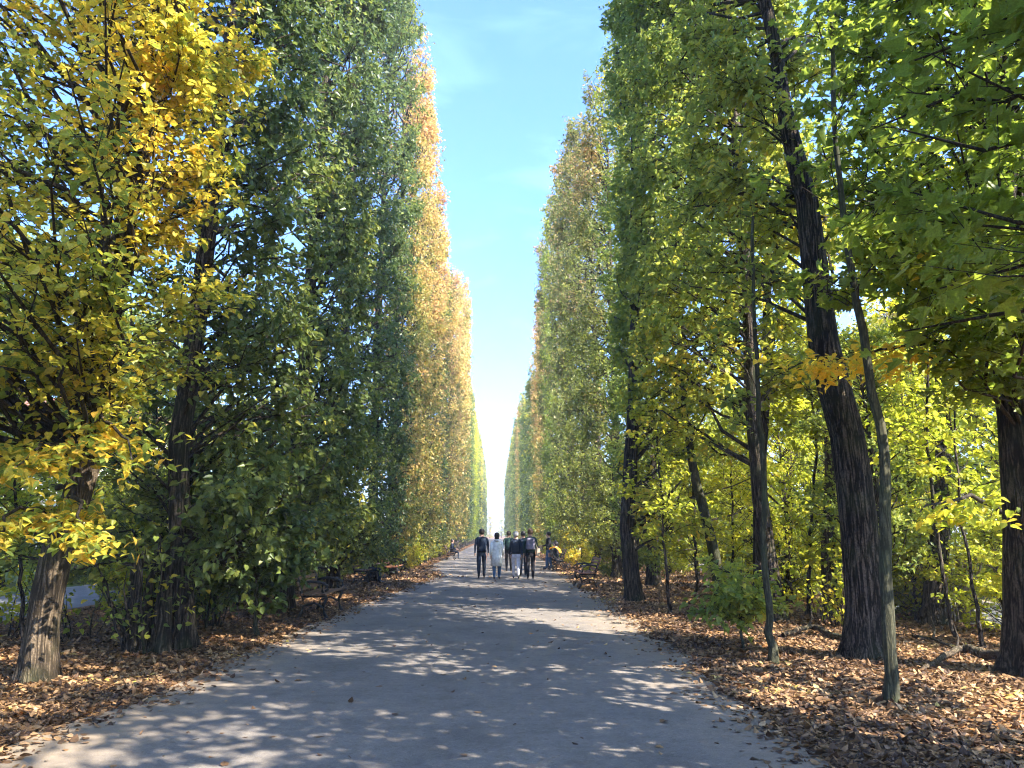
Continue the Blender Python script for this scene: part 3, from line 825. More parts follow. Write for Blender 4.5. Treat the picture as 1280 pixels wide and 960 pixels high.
def path_mat(name, base, sand, edge=True):
    m, nd, ln = new_mat(name)
    tc = nd.new('ShaderNodeTexCoord')
    f = nd.new('ShaderNodeTexNoise'); f.inputs['Scale'].default_value = 130; f.inputs['Detail'].default_value = 3
    ln.new(tc.outputs['Object'], f.inputs['Vector'])
    g = nd.new('ShaderNodeTexNoise'); g.inputs['Scale'].default_value = 1.3; g.inputs['Detail'].default_value = 7; g.inputs['Roughness'].default_value = .65
    ln.new(tc.outputs['Object'], g.inputs['Vector'])
    r1 = ramp(nd, [(.3, tuple(c * .78 for c in base)), (.7, tuple(c * 1.22 for c in base))]); ln.new(f.outputs['Fac'], r1.inputs[0])
    r2_ = ramp(nd, [(.28, (.72, .71, .7)), (.5, (.97, .97, .97)), (.72, (1.16, 1.14, 1.1))]); ln.new(g.outputs['Fac'], r2_.inputs[0])
    mu = nd.new('ShaderNodeMixRGB'); mu.blend_type = 'MULTIPLY'; mu.inputs[0].default_value = 1
    ln.new(r1.outputs[0], mu.inputs[1]); ln.new(r2_.outputs[0], mu.inputs[2])
    vg = nd.new('ShaderNodeTexVoronoi'); vg.inputs['Scale'].default_value = 42; ln.new(tc.outputs['Object'], vg.inputs['Vector'])
    sg_ = nd.new('ShaderNodeSeparateColor'); ln.new(vg.outputs['Color'], sg_.inputs[0])
    rg_ = ramp(nd, [(0, (.62, .6, .58)), (.12, (.95, .95, .95)), (.85, (1.02, 1.02, 1.02)), (1, (1.45, 1.38, 1.25))]); ln.new(sg_.outputs[0], rg_.inputs[0])
    m3 = nd.new('ShaderNodeMixRGB'); m3.blend_type = 'MULTIPLY'; m3.inputs[0].default_value = .5
    ln.new(mu.outputs[0], m3.inputs[1]); ln.new(rg_.outputs[0], m3.inputs[2])
    cr = nd.new('ShaderNodeTexNoise'); cr.inputs['Scale'].default_value = 7; cr.inputs['Detail'].default_value = 6; cr.inputs['Roughness'].default_value = .7
    ln.new(tc.outputs['Object'], cr.inputs['Vector'])
    rc = ramp(nd, [(.32, (.82, .8, .78)), (.5, (1, 1, 1)), (.7, (1.1, 1.08, 1.04))]); ln.new(cr.outputs['Fac'], rc.inputs[0])
    m4 = nd.new('ShaderNodeMixRGB'); m4.blend_type = 'MULTIPLY'; m4.inputs[0].default_value = 1
    ln.new(m3.outputs[0], m4.inputs[1]); ln.new(rc.outputs[0], m4.inputs[2])
    mu = m4
    last = mu
    if edge:
        sx = nd.new('ShaderNodeSeparateXYZ'); ln.new(tc.outputs['Object'], sx.inputs[0])
        a0 = nd.new('ShaderNodeMath'); a0.operation = 'ADD'; a0.inputs[1].default_value = .45; ln.new(sx.outputs[0], a0.inputs[0])
        a1 = nd.new('ShaderNodeMath'); a1.operation = 'ABSOLUTE'; ln.new(a0.outputs[0], a1.inputs[0])
        a2 = nd.new('ShaderNodeMath'); a2.operation = 'MULTIPLY_ADD'; a2.inputs[1].default_value = 1.3; ln.new(g.outputs['Fac'], a2.inputs[0]); ln.new(a1.outputs[0], a2.inputs[2])
        mr = nd.new('ShaderNodeMapRange'); mr.inputs['From Min'].default_value = 2.6; mr.inputs['From Max'].default_value = 3.9; ln.new(a2.outputs[0], mr.inputs['Value'])
        mm = nd.new('ShaderNodeMixRGB'); mm.inputs[2].default_value = (*sand, 1)
        ml = nd.new('ShaderNodeMath'); ml.operation = 'MULTIPLY'; ml.inputs[1].default_value = .75; ln.new(mr.outputs[0], ml.inputs[0])
        ln.new(ml.outputs[0], mm.inputs[0]); ln.new(mu.outputs[0], mm.inputs[1]); last = mm
    pb = nd.new('ShaderNodeBsdfPrincipled'); pb.inputs['Roughness'].default_value = .85; pb.inputs['Specular IOR Level'].default_value = .25
    ln.new(last.outputs[0], pb.inputs['Base Color'])
    bp = nd.new('ShaderNodeBump'); bp.inputs['Strength'].default_value = .35; bp.inputs['Distance'].default_value = .01
    ln.new(f.outputs['Fac'], bp.inputs['Height']); ln.new(bp.outputs[0], pb.inputs['Normal'])
    o = nd.new('ShaderNodeOutputMaterial'); ln.new(pb.outputs[0], o.inputs[0])
    return m


_el = [ground(*p) for p in [(-110, 985), (0, 938), (190, 868), (330, 806), (440, 760), (560, 713)]]
_er = [ground(*p) for p in [(1050, 962), (930, 884), (840, 806), (720, 722)]]


def edge(yy, s):
    w = .06 * math.sin(yy * 1.7 + s * 2) + .05 * math.sin(yy * 4.3 + s) + .03 * math.sin(yy * 9.1)
    e = _el if s == 0 else _er
    if s == 0 and yy > 30: return float(np.interp(yy, [30, 36], [_el[-1].x, -3.35])) + w
    return float(np.interp(yy, [p.y for p in e], [p.x for p in e])) + w


print('edges', [(round(p.x, 2), round(p.y, 1)) for p in _el + _er])
PATH = path_mat('path_asphalt', (.178, .158, .138), (.27, .2, .125))
sheet('path', 0, 0, -14, 300, .004, PATH, edge, n=400)
SAND = path_mat('side_path_gravel', (.38, .34, .27), (.4, .3, .2), False)
SAND2 = path_mat('side_path_grey', (.2, .2, .21), (.4, .3, .2), False)
sheet('side_path', -13.2, -9.3, -20, 300, .004, SAND2)
sheet('side_path', 8.7, 12.0, -20, 300, .004, SAND)

# fallen leaves
rgn = np.random.RandomState(77)
Ps = []
def scat(n, x0, x1, y0, y1, pw=1.6, zj=.035):
    y = y0 + (y1 - y0) * rgn.rand(n) ** pw; x = x0 + (x1 - x0) * rgn.rand(n)
    return np.stack([x, y, .008 + zj * rgn.rand(n) ** 1.5], 1)
A1 = scat(150000, 0, 1, 4.2, 34); A1[:, 0] = np.array([edge(v, 1) for v in A1[:, 1]]) + .02 + A1[:, 0] ** 1.25 * 5.8
A2 = scat(100000, 0, 1, 4.2, 34); A2[:, 0] = np.array([edge(v, 0) for v in A2[:, 1]]) - .02 - A2[:, 0] ** 1.25 * 5.6
A3 = scat(600, -3.4, 2.6, 4, 40, 1.3, .004)
A4 = scat(5200, 0, 1, 4, 40, 1.4, .008)     # strewn over the path edges
s4 = rgn.rand(len(A4)) < .5
off = np.abs(rgn.randn(len(A4))) * .22
A4[:, 0] = np.where(s4, np.array([edge(v, 0) for v in A4[:, 1]]) + off, np.array([edge(v, 1) for v in A4[:, 1]]) - off)
A5 = scat(9000, 8, 16, 10, 40, 1.2); A6 = scat(9000, -2.9, 2.9, 0, 1); 
A6 = scat(16000, 0, 1, 34, 90, 1.3)
s6 = rgn.rand(len(A6)) < .5; A6[:, 0] = np.where(s6, -3.4 - A6[:, 0] * 4, 2.9 + A6[:, 0] * 4)
P = np.concatenate([A1, A2, A3, A4, A5, A6]); n = len(P)
keep = (smoothnoise(P, 31, 2.3) + .25 * rgn.rand(n) > .36) | (P[:, 1] > 16) | (rgn.rand(n) < .35)
P = P[keep]; n = len(P)
big_ = P[:, 1] > 22
A = rgn.randn(n, 3); A[:, 2] *= .22
N = np.array([0, 0, 1.]) + rgn.randn(n, 3) * np.where((P[:, 0] > -3.3) & (P[:, 0] < 2.2), .12, .33)[:, None]
S = (.028 + .055 * rgn.rand(n) ** 1.4) * np.where(big_, 1.7, 1.0)
tint = np.clip(.32 * smoothnoise(P, 5, 1.5) + .75 * rgn.rand(n) - .02, 0, 1)
fl = link_mesh('fallen_leaves', leaves_mesh('fallen_leaves', P, A, N, S, tint, 'heart', cup=rgn.randn(n) * 1.3), LM['litter'])
# dead twigs among the leaves
ns = 900
q0 = np.concatenate([A1[rgn.choice(len(A1), ns)], A2[rgn.choice(len(A2), ns // 2)]]); q0[:, 2] = .03
dd = rgn.randn(len(q0), 3); dd[:, 2] *= .08; q1 = q0 + norm(dd) * (.08 + .4 * rgn.rand(len(q0), 1) ** 2)
TVv, TQq = twig_mesh_arrays(q0, q1, .003 + .005 * rgn.rand(len(q0)))
tw_ = link_mesh('dead_twigs', mesh_np('dead_twigs', TVv, TQq.ravel(), np.full(len(TQq), 4)), TWIG)
tag(tw_, 'small dead twigs lying in the leaf litter', 'twigs', kind='stuff')
tag(fl, 'brown and orange fallen leaves carpeting the ground under the trees', 'leaf litter', kind='stuff')


# ------------------------------------------------------------------ mesh kit for made things
class MB:
    def __init__(s): s.V, s.F = [], []

    def box(s, c, d, rx=0, ry=0, rz=0):
        M = Matrix.Translation(c) @ Matrix.Rotation(rz, 4, 'Z') @ Matrix.Rotation(ry, 4, 'Y') @ Matrix.Rotation(rx, 4, 'X')
        o = len(s.V)
        for x in (-.5, .5):
            for y in (-.5, .5):
                for z in (-.5, .5):
                    s.V.append(tuple(M @ Vector((x * d[0], y * d[1], z * d[2]))))
        for f in ((0, 1, 3, 2), (4, 6, 7, 5), (0, 4, 5, 1), (2, 3, 7, 6), (0, 2, 6, 4), (1, 5, 7, 3)):
            s.F.append([o + k for k in f])
        return s

    def tube(s, pts, r, n=8):
        rr = r if isinstance(r, (list, tuple)) else [r] * len(pts)
        V, Q = tubes([(pts, rr)], n); o = len(s.V)
        s.V += [tuple(v) for v in V]; s.F += [[int(k) + o for k in q] for q in Q]
        s.F.append([o + k for k in range(n)][::-1]); s.F.append([o + len(V) - n + k for k in range(n)])
        return s

    def lathe(s, prof, n=16, c=(0, 0, 0), sx=1, sy=1):
        o = len(s.V)
        for r, z in prof:
            for k in range(n):
                a = 2 * math.pi * k / n
                s.V.append((c[0] + r * sx * math.cos(a), c[1] + r * sy * math.sin(a), c[2] + z))
        for i in range(len(prof) - 1):
            for k in range(n):
                s.F.append([o + i * n + k, o + i * n + (k + 1) % n, o + (i + 1) * n + (k + 1) % n, o + (i + 1) * n + k])
        s.F.append([o + k for k in range(n)][::-1]); s.F.append([o + (len(prof) - 1) * n + k for k in range(n)])
        return s

    def build(s, name, mat, parent=None, smooth=False, bevel=0):
        me = bpy.data.meshes.new(name); me.from_pydata(s.V, [], s.F); me.update()
        if smooth: me.polygons.foreach_set('use_smooth', [True] * len(me.polygons))
        o = link_mesh(name, me, mat, parent)
        if bevel:
            b_ = o.modifiers.new('bevel', 'BEVEL'); b_.width = bevel; b_.segments = 2
        return o


WOOD = plain('bench_wood', (.16, .09, .05), .6, .3, 0, .4, 30)
WOODR = plain('bench_wood_reddish', (.3, .13, .07), .6, .3, 0, .35, 30)
IRON = plain('bench_iron', (.025, .026, .028), .5, .4, .3, .3, 40)


def bench(loc, rz, label, wood, group='park benches along the path', L=1.75):
    """the seat faces local +X, its length along Y"""
    t = empty('park_bench', loc, rz); tag(t, label, 'bench', group)
    m = MB()
    for k in range(5): m.box((-.2 + .1 * k, 0, .45 + (.008 * (k - 2) ** 2) / 2), (.075, L, .03))
    m.build('seat', wood, t, bevel=.006)
    m = MB()
    for k in range(4): m.box((-.28 - .035 * k, 0, .56 + .1 * k), (.028, L, .075), ry=R(-16))
    m.build('backrest', wood, t, bevel=.006)
    for s in (-1, 1):
        y = s * (L / 2 - .14)
        m = MB()
        m.tube([(.27, y, 0), (.2, y, .1), (.17, y, .25), (.24, y, .4), (.22, y, .44)], .03)
        m.tube([(-.3, y, 0), (-.24, y, .12), (-.2, y, .28), (-.24, y, .44), (-.32, y, .7), (-.42, y, .92)], .03)
        m.tube([(-.24, y, .425), (.22, y, .425)], .026)
        m.tube([(-.3, y, .66), (-.1, y, .7), (.12, y, .68), (.24, y, .62), (.25, y, .55), (.2, y, .52)], .026)
        m.tube([(.2, y, .43), (.14, y, .52), (.14, y, .62), (.18, y, .68)], .022)
        m.tube([(.17, y, .22), (0, y, .3), (-.2, y, .25)], .02)
        m.build('cast_iron_end', IRON, t, True)
    return t


bench((-3.5, 15.9, 0), 0, 'dark wooden bench with curled iron ends, the nearer one on the left path edge', WOOD)
bench((-3.75, 28.6, 0), 0, 'brown slatted bench farther along the left path edge past the slim trunk', WOODR)
bench((2.75, 23.9, 0), math.pi, 'reddish wooden bench on the right path edge, the nearer one there', WOODR)
bench((2.95, 37.2, 0), math.pi, 'dark bench on the right with people sitting, behind the stroller', WOOD)
bench((-2.9, 50.5, 0), 0, 'dark bench far along the left path edge with one person on it', WOOD)
bench((-4.35, 26.0, 0), 0, 'brown bench in the shade under the left trees with one person on it', WOOD)

# slatted litter bin
t = empty('litter_bin', tuple(ground(268, 768))); tag(t, 'dark round litter bin with upright slats under the left trees', 'litter bin')
m = MB(); m.lathe([(.2, .06), (.21, .1), (.23, .72), (.22, .74)], 20); m.build('liner', IRON, t, True)
m = MB()
for k in range(18):
    a = 2 * math.pi * k / 18
    m.box((.265 * math.cos(a), .265 * math.sin(a), .42), (.02, .055, .68), rz=a)
m.build('slatted_shell', plain('bin_wood', (.14, .11, .09), .7, .3, 0, .4, 20), t, bevel=.003)
m = MB(); m.lathe([(.24, .765), (.285, .765), (.285, .79), (.24, .8)], 24); m.build('rim', IRON, t, True)
m = MB(); m.lathe([(.16, .0), (.16, .03), (.05, .04), (.05, .06), (.2, .075)], 20); m.build('base', IRON, t, True)

# fallen log and fallen branch
def log(name, pts, rad, label, cat):
    P0 = pts[0]; t = empty(name, (P0[0], P0[1], 0)); 
    L = np.array([np.array(p) - np.array([P0[0], P0[1], 0]) for p in pts])
    k = 14; s = np.linspace(0, len(L) - 1, k)
    LL = np.stack([np.interp(s, range(len(L)), L[:, j]) for j in range(3)], 1)
    rg_ = np.random.RandomState(len(label)); LL += rg_.randn(k, 3) * .015
    o = link_mesh('log', tube_mesh('log', [(LL, np.interp(s, [0, len(L) - 1], rad) * .72 * (1 + rg_.randn(k) * .06))], 9), BARK_BR, t)
    st = LL[6]; link_mesh('broken_twig', tube_mesh('twig', [(np.array([st, st + [.1, .1, .12], st + [.16, .28, .3]]), [.02, .014, .005])], 6), TWIG, t)
    tag(t, label, cat); return t


g1, g2, g3 = ground(978, 800), ground(1015, 793), ground(1060, 806)
log('fallen_log', [(g1.x, g1.y, .07), (g2.x, g2.y, .13), (g3.x, g3.y, .06)], (.045, .07), 'short mossy log lying left of the thick leaning tree', 'log')
g1, g2, g3 = ground(1150, 842), ground(1200, 822), ground(1262, 832)
log('fallen_log', [(g1.x, g1.y, .03), (g2.x, g2.y, .12), (g3.x, g3.y, .1)], (.03, .1), 'dark root-like log lying against the right-edge tree', 'log')
g1, g2, g3 = ground(1140, 800), ground(1170, 806), ground(1210, 822)
log('fallen_branch', [(g1.x, g1.y, .05), (g2.x, g2.y, .08), (g3.x, g3.y, .03)], (.03, .02), 'pale fallen branch in the leaf litter between the leaning and the right-edge trees', 'branch')


# ------------------------------------------------------------------ people
SKIN = plain('skin', (.5, .3, .22), .55, .35)
HAIRD = plain('hair_dark', (.02, .015, .012), .5, .4, 0, .3, 60)
HAIRG = plain('hair_grey', (.4, .38, .36), .6, .3, 0, .2, 60)
HAIRB = plain('hair_brown', (.09, .05, .03), .5, .4, 0, .3, 60)
SHOE = plain('shoe', (.03, .028, .028), .5, .4)


def cloth(name, c): return plain(name, c, .85, .2, 0, .18, 14)


def skin_mesh(verts, edges, radii, root=0, sub=1):
    me = bpy.data.meshes.new('sk'); me.from_pydata(verts, edges, []); me.update()
    o = bpy.data.objects.new('sk', me); COL.objects.link(o)
    md = o.modifiers.new('skin', 'SKIN'); md.use_smooth_shade = True
    for i, r in enumerate(radii):
        sv = me.skin_vertices[0].data[i]
        sv.radius = (r, r) if not isinstance(r, tuple) else r
        sv.use_root = (i == root)
    s = o.modifiers.new('sub', 'SUBSURF'); s.levels = sub; s.render_levels = sub
    dg = bpy.context.evaluated_depsgraph_get(); dg.update()
    out = bpy.data.meshes.new_from_object(o.evaluated_get(dg))
    bpy.data.objects.remove(o); bpy.data.meshes.remove(me)
    return out


def person(loc, rz, h, label, top, bottom, hair, stride=.0, seated=False, coat=None, long_hair=False, bag=None, pack=None, arm_f=0.15, female=False, hold=False):
    """faces local +Y"""
    t = empty('person', loc, rz); tag(t, label, 'person')
    k = h / 1.75
    V, E, Rr = [], [], []

    def v(x, y, z, r, par=None):
        V.append((x * k, y * k, z * k)); Rr.append(tuple(q * k for q in r) if isinstance(r, tuple) else r * k)
        if par is not None: E.append((par, len(V) - 1))
        return len(V) - 1
    hipz = .95 if not seated else .52
    oz = hipz - .95
    pel = v(0, 0, .95 + oz, (.15, .115))
    wst = v(0, .01, 1.1 + oz, (.135, .105), pel)
    che = v(0, .01, 1.3 + oz, (.165, .12), wst)
    ucl = v(0, 0, 1.43 + oz, (.12, .09), che)
    nk = v(0, .01, 1.5 + oz, .062, ucl)
    hd0 = v(0, .025, 1.56 + oz, (.08, .088), nk)
    hd1 = v(0, .02, 1.65 + oz, (.094, .112), hd0)
    hd2 = v(0, .01, 1.725 + oz, (.078, .09), hd1)
    v(0, .13, 1.63 + oz, .013, hd1)               # nose
    sw = .175 if female else .195
    hw = []
    for s in (-1, 1):
        sh = v(s * sw, 0, 1.42 + oz, .062, ucl)
        if seated or hold:
            el = v(s * (sw + .05), .06, 1.15 + oz, .045, sh)
            wr = v(s * (sw - .06), .3, 1.1 + oz, .03, el)
            hx, hy, hz = s * -.02, .08, 0
        else:
            sy = arm_f * s
            el = v(s * (sw + .045), sy * .4 - .02, 1.14 + oz, .046, sh)
            wr = v(s * (sw + .05), sy + .04, .9 + oz, .03, el)
            hx, hy, hz = 0, .02, -.07
        w0 = V[wr]
        pm = v(w0[0] / k + hx, w0[1] / k + hy, w0[2] / k + hz, (.036, .018), wr)
        p0 = V[pm]
        for f in range(4):
            o_ = (f - 1.5) * .019; ln_ = (.06, .07, .066, .05)[f]
            if hz:
                a = v(p0[0] / k, p0[1] / k + o_, p0[2] / k - .045, .009, pm); v(V[a][0] / k - s * .012, V[a][1] / k + .004, V[a][2] / k - ln_ * .6, .008, a)
            else:
                a = v(p0[0] / k + o_, p0[1] / k + .045, p0[2] / k, .009, pm); v(V[a][0] / k, V[a][1] / k + ln_ * .5, V[a][2] / k - .02, .008, a)
        if hz: v(p0[0] / k - s * .01, p0[1] / k + .045, p0[2] / k - .01, .01, pm)
        else: v(p0[0] / k - s * .045, p0[1] / k + .02, p0[2] / k + .01, .01, pm)
    for s in (-1, 1):
        hp = v(s * .095, 0, .88 + oz, .118, pel)
        if seated:
            kn = v(s * .11, .42, .5, .065, hp)
            ca = v(s * .11, .44, .3, .055, kn)
            an = v(s * .11, .43, .09, .038, ca)
            fy = .43
            lift = 0
        else:
            st = stride * s
            kn = v(s * .1, st * .5 + .03, .5, .082, hp)
            ca = v(s * .098, st * .8, .33, .072, kn)
            lift = .05 if st < 0 else 0
            an = v(s * .098, st, .09 + lift, .05, ca)
            fy = st
        bl = v(s * .1, fy + .09, .045 + lift * .2, (.052, .036), an)
        v(s * .105, fy + .19, .032, (.032, .022), bl)
    me = skin_mesh(V, E, Rr, pel, 1)
    mats = [bottom, top, SKIN, SHOE]
    for m_ in mats: me.materials.append(m_)
    for p in me.polygons:
        z = p.center.z / k; x = abs(p.center.x) / k; y = p.center.y / k
        if z < .085: i = 3
        elif seated:
            hand = y > .3 and z > .57 and z > 1.0 + oz
            i = 2 if (z > 1.5 + oz or hand) else 1 if z > 1.0 + oz else 0
        else:
            i = 0
            if z > 1.0 or (x > .2 and z > .85): i = 1
            if z > 1.49: i = 2
            if x > .17 and z < .9: i = 2
            if hold and y > .33: i = 2
        p.material_index = i
    o = bpy.data.objects.new('body', me); COL.objects.link(o); o.parent = t
    # hair: cap over the skull, open at the face
    m = MB(); prof = [(.02, .135), (.062, .122), (.092, .085), (.106, .035), (.104, -.02), (.09, -.06)]
    if long_hair: prof += [(.09, -.1), (.08, -.18), (.05, -.24)]
    m.lathe([(r * k, z * k) for r, z in prof], 16, (0, -.012 * k, (1.655 + oz) * k), 1, 1.08)
    ho = m.build('hair', hair, t, True)
    for s in (-1, 1):
        m = MB(); m.lathe([(.003, -.012 * k), (.011 * k, 0), (.003, .012 * k)], 8, (s * .03 * k, .118 * k, (1.665 + oz) * k)); m.build('eye', SHOE, t, True)
    if coat:
        m = MB()
        bot = .5 if not seated else .62
        z_ = [1.47 + oz, 1.4 + oz, 1.25 + oz, 1.05 + oz, .85 + oz, bot]
        r_ = [.085, .175, .2, .195, .22, .25]
        m.lathe([(a * k, b_ * k) for a, b_ in zip(r_, z_)], 20, (0, 0, 0), 1, .78)
        m.build('coat', coat, t, True)
        m = MB(); m.lathe([(.07 * k, 0), (.1 * k, .02 * k), (.11 * k, .06 * k), (.09 * k, .09 * k), (.06 * k, .08 * k)], 16, (0, -.06 * k, (1.43 + oz) * k)); m.build('hood', coat, t, True)
        for s in (-1, 1):
            m = MB()
            sx_ = s * sw * k
            m.tube([(sx_ * .95, 0, 1.42 * k), (s * (sw + .045) * k, (arm_f * s * .4 - .02) * k, 1.14 * k), (s * (sw + .05) * k, (arm_f * s + .03) * k, .93 * k)], [.075 * k, .066 * k, .055 * k], 12)
            m.build('sleeve', coat, t, True)
    else:
        m = MB()   # jacket hem and collar over the body
        m.lathe([(a * k, b_ * k) for a, b_ in [(.18, .93 + oz), (.178, 1.05 + oz), (.185, 1.2 + oz), (.19, 1.33 + oz), (.15, 1.44 + oz), (.075, 1.5 + oz)]], 20, (0, 0, 0), 1, .74)
        m.build('jacket', top, t, True)
    if bag:
        m = MB(); m.box((.27 * k, -.05, .95 * k), (.12, .3, .28)); bo = m.build('shoulder_bag', bag, t, bevel=.03)
        m = MB(); m.tube([(.25 * k, -.05, 1.08 * k), (.17 * k, -.08, 1.3 * k), (.1 * k, -.02, 1.47 * k)], .012); m.build('strap', bag, bo, True)
    if pack:
        m = MB(); m.box((.0, -.2 * k, 1.24 * k), (.3 * k, .17 * k, .42 * k)); bo = m.build('backpack', pack, t, bevel=.05)
        m = MB(); m.box((.0, -.3 * k, 1.15 * k), (.2 * k, .05 * k, .18 * k)); m.build('pocket', pack, bo, bevel=.02)
    return t


def gx(px, Y):   # X at a distance for a pixel column
    return at(px, 700, Y).x


NAVY, DGREEN = cloth('cloth_navy', (.02, .03, .05)), cloth('cloth_dark_green', (.02, .045, .04))
WHITE, JEANS = cloth('cloth_offwhite', (.8, .78, .74)), cloth('cloth_jeans', (.06, .12, .22))
LILAC, BLACK = cloth('cloth_pale_trousers', (.7, .67, .72)), cloth('cloth_black', (.015, .015, .018))
GREYV, TAN, GREY = cloth('cloth_grey_violet', (.2, .18, .23)), cloth('cloth_tan', (.4, .33, .25)), cloth('cloth_grey', (.16, .17, .18))
PALEG = cloth('cloth_pale_green', (.4, .48, .2))
person((gx(602, 29), 29, 0), .02, 1.78, 'tall man in a navy jacket and dark trousers, leftmost of the walkers, seen from behind', NAVY, NAVY, HAIRD, .24, arm_f=.2)
person((gx(621, 28.2), 28.2, 0), 0, 1.64, 'woman in a long off-white coat and blue jeans walking away down the path', WHITE, JEANS, HAIRD, .12, coat=WHITE, female=True, long_hair=True)
person((gx(645, 28.6), 28.6, 0), -.05, 1.68, 'walker with pale hair, navy jacket and whitish trousers', NAVY, LILAC, HAIRG, -.22, arm_f=-.18, female=True)
person((gx(663, 28.3), 28.3, 0), 0, 1.78, 'man in dark green with a grey-violet backpack and tan bag, rightmost walker', DGREEN, BLACK, HAIRB, .15, bag=TAN, pack=GREYV)
person((gx(654, 30.5), 30.5, 0), 0, 1.7, 'person in dark clothes half hidden between the pale-trousered walker and the man with the backpack', NAVY, NAVY, HAIRD, .1)
person((gx(636, 34), 34, 0), 0, 1.72, 'person in dark green clothes walking ahead, seen between the white coat and the pale trousers', DGREEN, BLACK, HAIRD, .12)
person((gx(686, 35.6), 35.6, 0), R(95), 1.7, 'person in a dark top and blue trousers standing bent to a stroller on the right', BLACK, JEANS, HAIRD, .1, hold=True)
person((2.9, 37.3, 0), R(90), 1.68, 'person in grey sitting on the dark bench on the right', GREY, BLACK, HAIRB, seated=True)
person((2.9, 36.7, 0), R(90), 1.62, 'person in black sitting at the near end of the dark bench on the right', BLACK, NAVY, HAIRD, seated=True)
person((-2.85, 50.5, 0), R(-90), 1.7, 'person in navy sitting on the far left bench', NAVY, NAVY, HAIRD, seated=True)
person((-4.3, 26.1, 0), R(-90), 1.66, 'person in a pale green top and navy trousers sitting under the left trees', PALEG, NAVY, HAIRB, seated=True)

# stroller
t = empty('stroller', (gx(699, 35.3), 35.3, 0), R(70)); tag(t, 'black stroller with an orange hood at the right path edge', 'stroller')
ORG = cloth('cloth_orange', (.75, .33, .04))
m = MB(); m.tube([(-.22, -.35, .12), (-.22, .1, .55), (-.22, .5, 1.02)], .014); m.tube([(.22, -.35, .12), (.22, .1, .55), (.22, .5, 1.02)], .014)
m.tube([(-.22, .5, 1.02), (.22, .5, 1.02)], .018); m.tube([(-.22, .3, .12), (-.22, -.1, .5)], .014); m.tube([(.22, .3, .12), (.22, -.1, .5)], .014)
m.build('frame', IRON, t, True)
m = MB(); m.box((0, .02, .42), (.38, .46, .06), rx=R(12)); m.box((0, .24, .66), (.38, .06, .5), rx=R(-22)); m.build('seat', BLACK, t, bevel=.02)
m = MB()
for i in range(7):
    a = R(10 + i * 20); m.box((0, .22 - .27 * math.cos(a), .78 + .24 * math.sin(a)), (.4, .12, .02), rx=-(a - R(90)) + R(180))
m.build('hood', ORG, t)
for s in (-1, 1):
    for y in (-.35, .3):
        w = MB(); pts = [(s * .24, y + .12 * math.cos(a), .12 + .12 * math.sin(a)) for a in [2 * math.pi * q / 14 for q in range(15)]]
        w.tube(pts, .02, 6); wo = w.build('wheel', SHOE, t, True)
        h_ = MB(); h_.lathe([(.03, -.01), (.03, .01)], 8, (s * .24, y, .12)); 
        for q in range(3):
            a = math.pi * q / 3; h_.tube([(s * .24, y - .11 * math.cos(a), .12 - .11 * math.sin(a)), (s * .24, y + .11 * math.cos(a), .12 + .11 * math.sin(a))], .005, 5)
        h_.build('hub', IRON, wo)

# ------------------------------------------------------------------ pale building glimpsed through the leaves on the left
STUC = plain('stucco_pale', (.62, .58, .5), .9, .2, 0, .08, 2)
ROOF = plain('roof_tile', (.3, .12, .07), .8, .2, 0, .35, 8)
GLS = plain('window_glass', (.05, .07, .09), .1, .6)
TRIM = plain('window_trim', (.75, .72, .66), .7, .3)
t = empty('house', (-44, 62, 0), R(-22)); tag(t, 'pale plastered building glimpsed through the leaves at the left edge', 'building')
m = MB(); m.box((0, 6, 5), (30, 11.9, 10)); wl = m.build('wall', STUC, t)
m = MB(); o = len(m.V)
m.V += [(-15.6, -.6, 10.01), (15.6, -.6, 10.01), (15.6, 12.6, 10.01), (-15.6, 12.6, 10.01), (-11, 6, 13.5), (11, 6, 13.5)]
m.F += [[0, 1, 5, 4], [1, 2, 5], [2, 3, 4, 5], [3, 0, 4], [3, 2, 1, 0]]
rf = m.build('roof', ROOF, t)
m = MB(); m.box((6, 6, 13.4), (.9, .9, 1.8)); m.build('chimney', STUC, rf)
for i in range(8):
    for j in range(3):
        x = -12.6 + i * 3.6; z = 2 + j * 3
        m = MB(); w = 1.2; hh = 1.7
        m.box((x, -.0, z + hh / 2 + .08), (w + .3, .14, .16)); m.box((x, 0, z - hh / 2 - .08), (w + .4, .2, .14))
        m.box((x - w / 2 - .07, 0, z), (.14, .14, hh)); m.box((x + w / 2 + .07, 0, z), (.14, .14, hh)); m.box((x, -.01, z), (.06, .08, hh))
        wo = m.build('window', TRIM, t)
        m = MB(); m.box((x, .03, z), (w, .05, hh)); m.build('pane', GLS, wo)

# ------------------------------------------------------------------ thin autumn air
m, nd, ln = new_mat('haze_air')
pv = nd.new('ShaderNodeVolumePrincipled'); pv.inputs['Density'].default_value = .0011; pv.inputs['Color'].default_value = (.95, .96, 1, 1); pv.inputs['Anisotropy'].default_value = .1
o = nd.new('ShaderNodeOutputMaterial'); ln.new(pv.outputs[0], o.inputs['Volume'])
mb = MB(); mb.box((0, 1350, 20), (3100, 3400, 42)); hz = mb.build('haze', m); tag(hz, 'thin pale haze filling the avenue', 'haze', kind='stuff')

# ------------------------------------------------------------------ light and sky
SUN_AZ = (0.80, -0.60)      # horizontal direction towards the sun: right of and behind the camera
ELEV = R(41)
h_ = math.hypot(*SUN_AZ)
sd = Vector((SUN_AZ[0] / h_ * math.cos(ELEV), SUN_AZ[1] / h_ * math.cos(ELEV), math.sin(ELEV)))
ld = bpy.data.lights.new('sun', 'SUN'); ld.energy = 4.0; ld.angle = R(.45); ld.color = (1, .93, .82)
lo = bpy.data.objects.new('sun', ld); COL.objects.link(lo)
lo.rotation_euler = sd.to_track_quat('Z', 'Y').to_euler()
lo.location = (30, -20, 40)

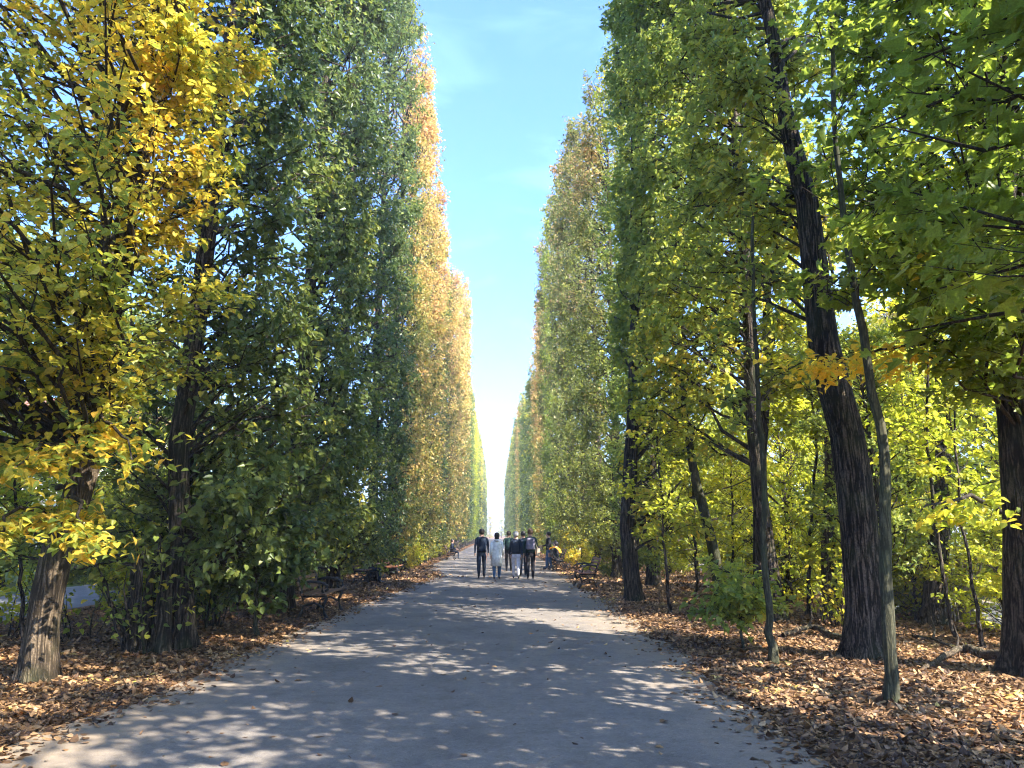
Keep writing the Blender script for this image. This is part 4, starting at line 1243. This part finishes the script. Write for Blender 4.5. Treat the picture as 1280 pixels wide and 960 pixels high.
w = bpy.data.worlds.new('World'); scene.world = w; w.use_nodes = True
nd, ln = w.node_tree.nodes, w.node_tree.links
nd.clear()
sk = nd.new('ShaderNodeTexSky'); sk.sky_type = 'NISHITA'; sk.sun_disc = False
sk.sun_elevation = ELEV; sk.sun_rotation = math.atan2(SUN_AZ[0], SUN_AZ[1])
sk.air_density = 1.0; sk.dust_density = 1.6; sk.ozone_density = 1.2
tc = nd.new('ShaderNodeTexCoord')
mp = nd.new('ShaderNodeMapping'); mp.inputs['Scale'].default_value = (1.2, 3.2, 2.2); mp.inputs['Rotation'].default_value = (.3, .5, .6)
ln.new(tc.outputs['Generated'], mp.inputs['Vector'])
nz = nd.new('ShaderNodeTexNoise'); nz.inputs['Scale'].default_value = 2.2; nz.inputs['Detail'].default_value = 7; nz.inputs['Roughness'].default_value = .55; nz.inputs['Distortion'].default_value = .6
ln.new(mp.outputs[0], nz.inputs['Vector'])
rp = ramp(nd, [(.53, (0, 0, 0)), (.78, (.3, .3, .3))]); ln.new(nz.outputs['Fac'], rp.inputs[0])
mx = nd.new('ShaderNodeMixRGB'); mx.inputs[2].default_value = (7, 7.4, 8, 1)
ln.new(rp.outputs[0], mx.inputs[0]); ln.new(sk.outputs[0], mx.inputs[1])
ml = nd.new('ShaderNodeMixRGB'); ml.blend_type = 'MULTIPLY'; ml.inputs[0].default_value = 1; ml.inputs[2].default_value = (.4, .6, .97, 1)
ln.new(mx.outputs[0], ml.inputs[1])
bg = nd.new('ShaderNodeBackground'); bg.inputs['Strength'].default_value = .135
ln.new(ml.outputs[0], bg.inputs['Color'])
wo = nd.new('ShaderNodeOutputWorld'); ln.new(bg.outputs[0], wo.inputs[0])

scene.view_settings.view_transform = 'Standard'
scene.view_settings.look = 'None'
scene.view_settings.exposure = 2.57
scene.view_settings.gamma = 1
scene.render.engine = 'CYCLES'
cy = scene.cycles
cy.max_bounces = 10; cy.diffuse_bounces = 7; cy.glossy_bounces = 2; cy.transmission_bounces = 8; cy.transparent_max_bounces = 4
cy.use_adaptive_sampling = True; cy.adaptive_threshold = .02
cy.use_denoising = True
cy.filter_width = 1.15
cy.sample_clamp_indirect = 6
cy.caustics_reflective = False; cy.caustics_refractive = False
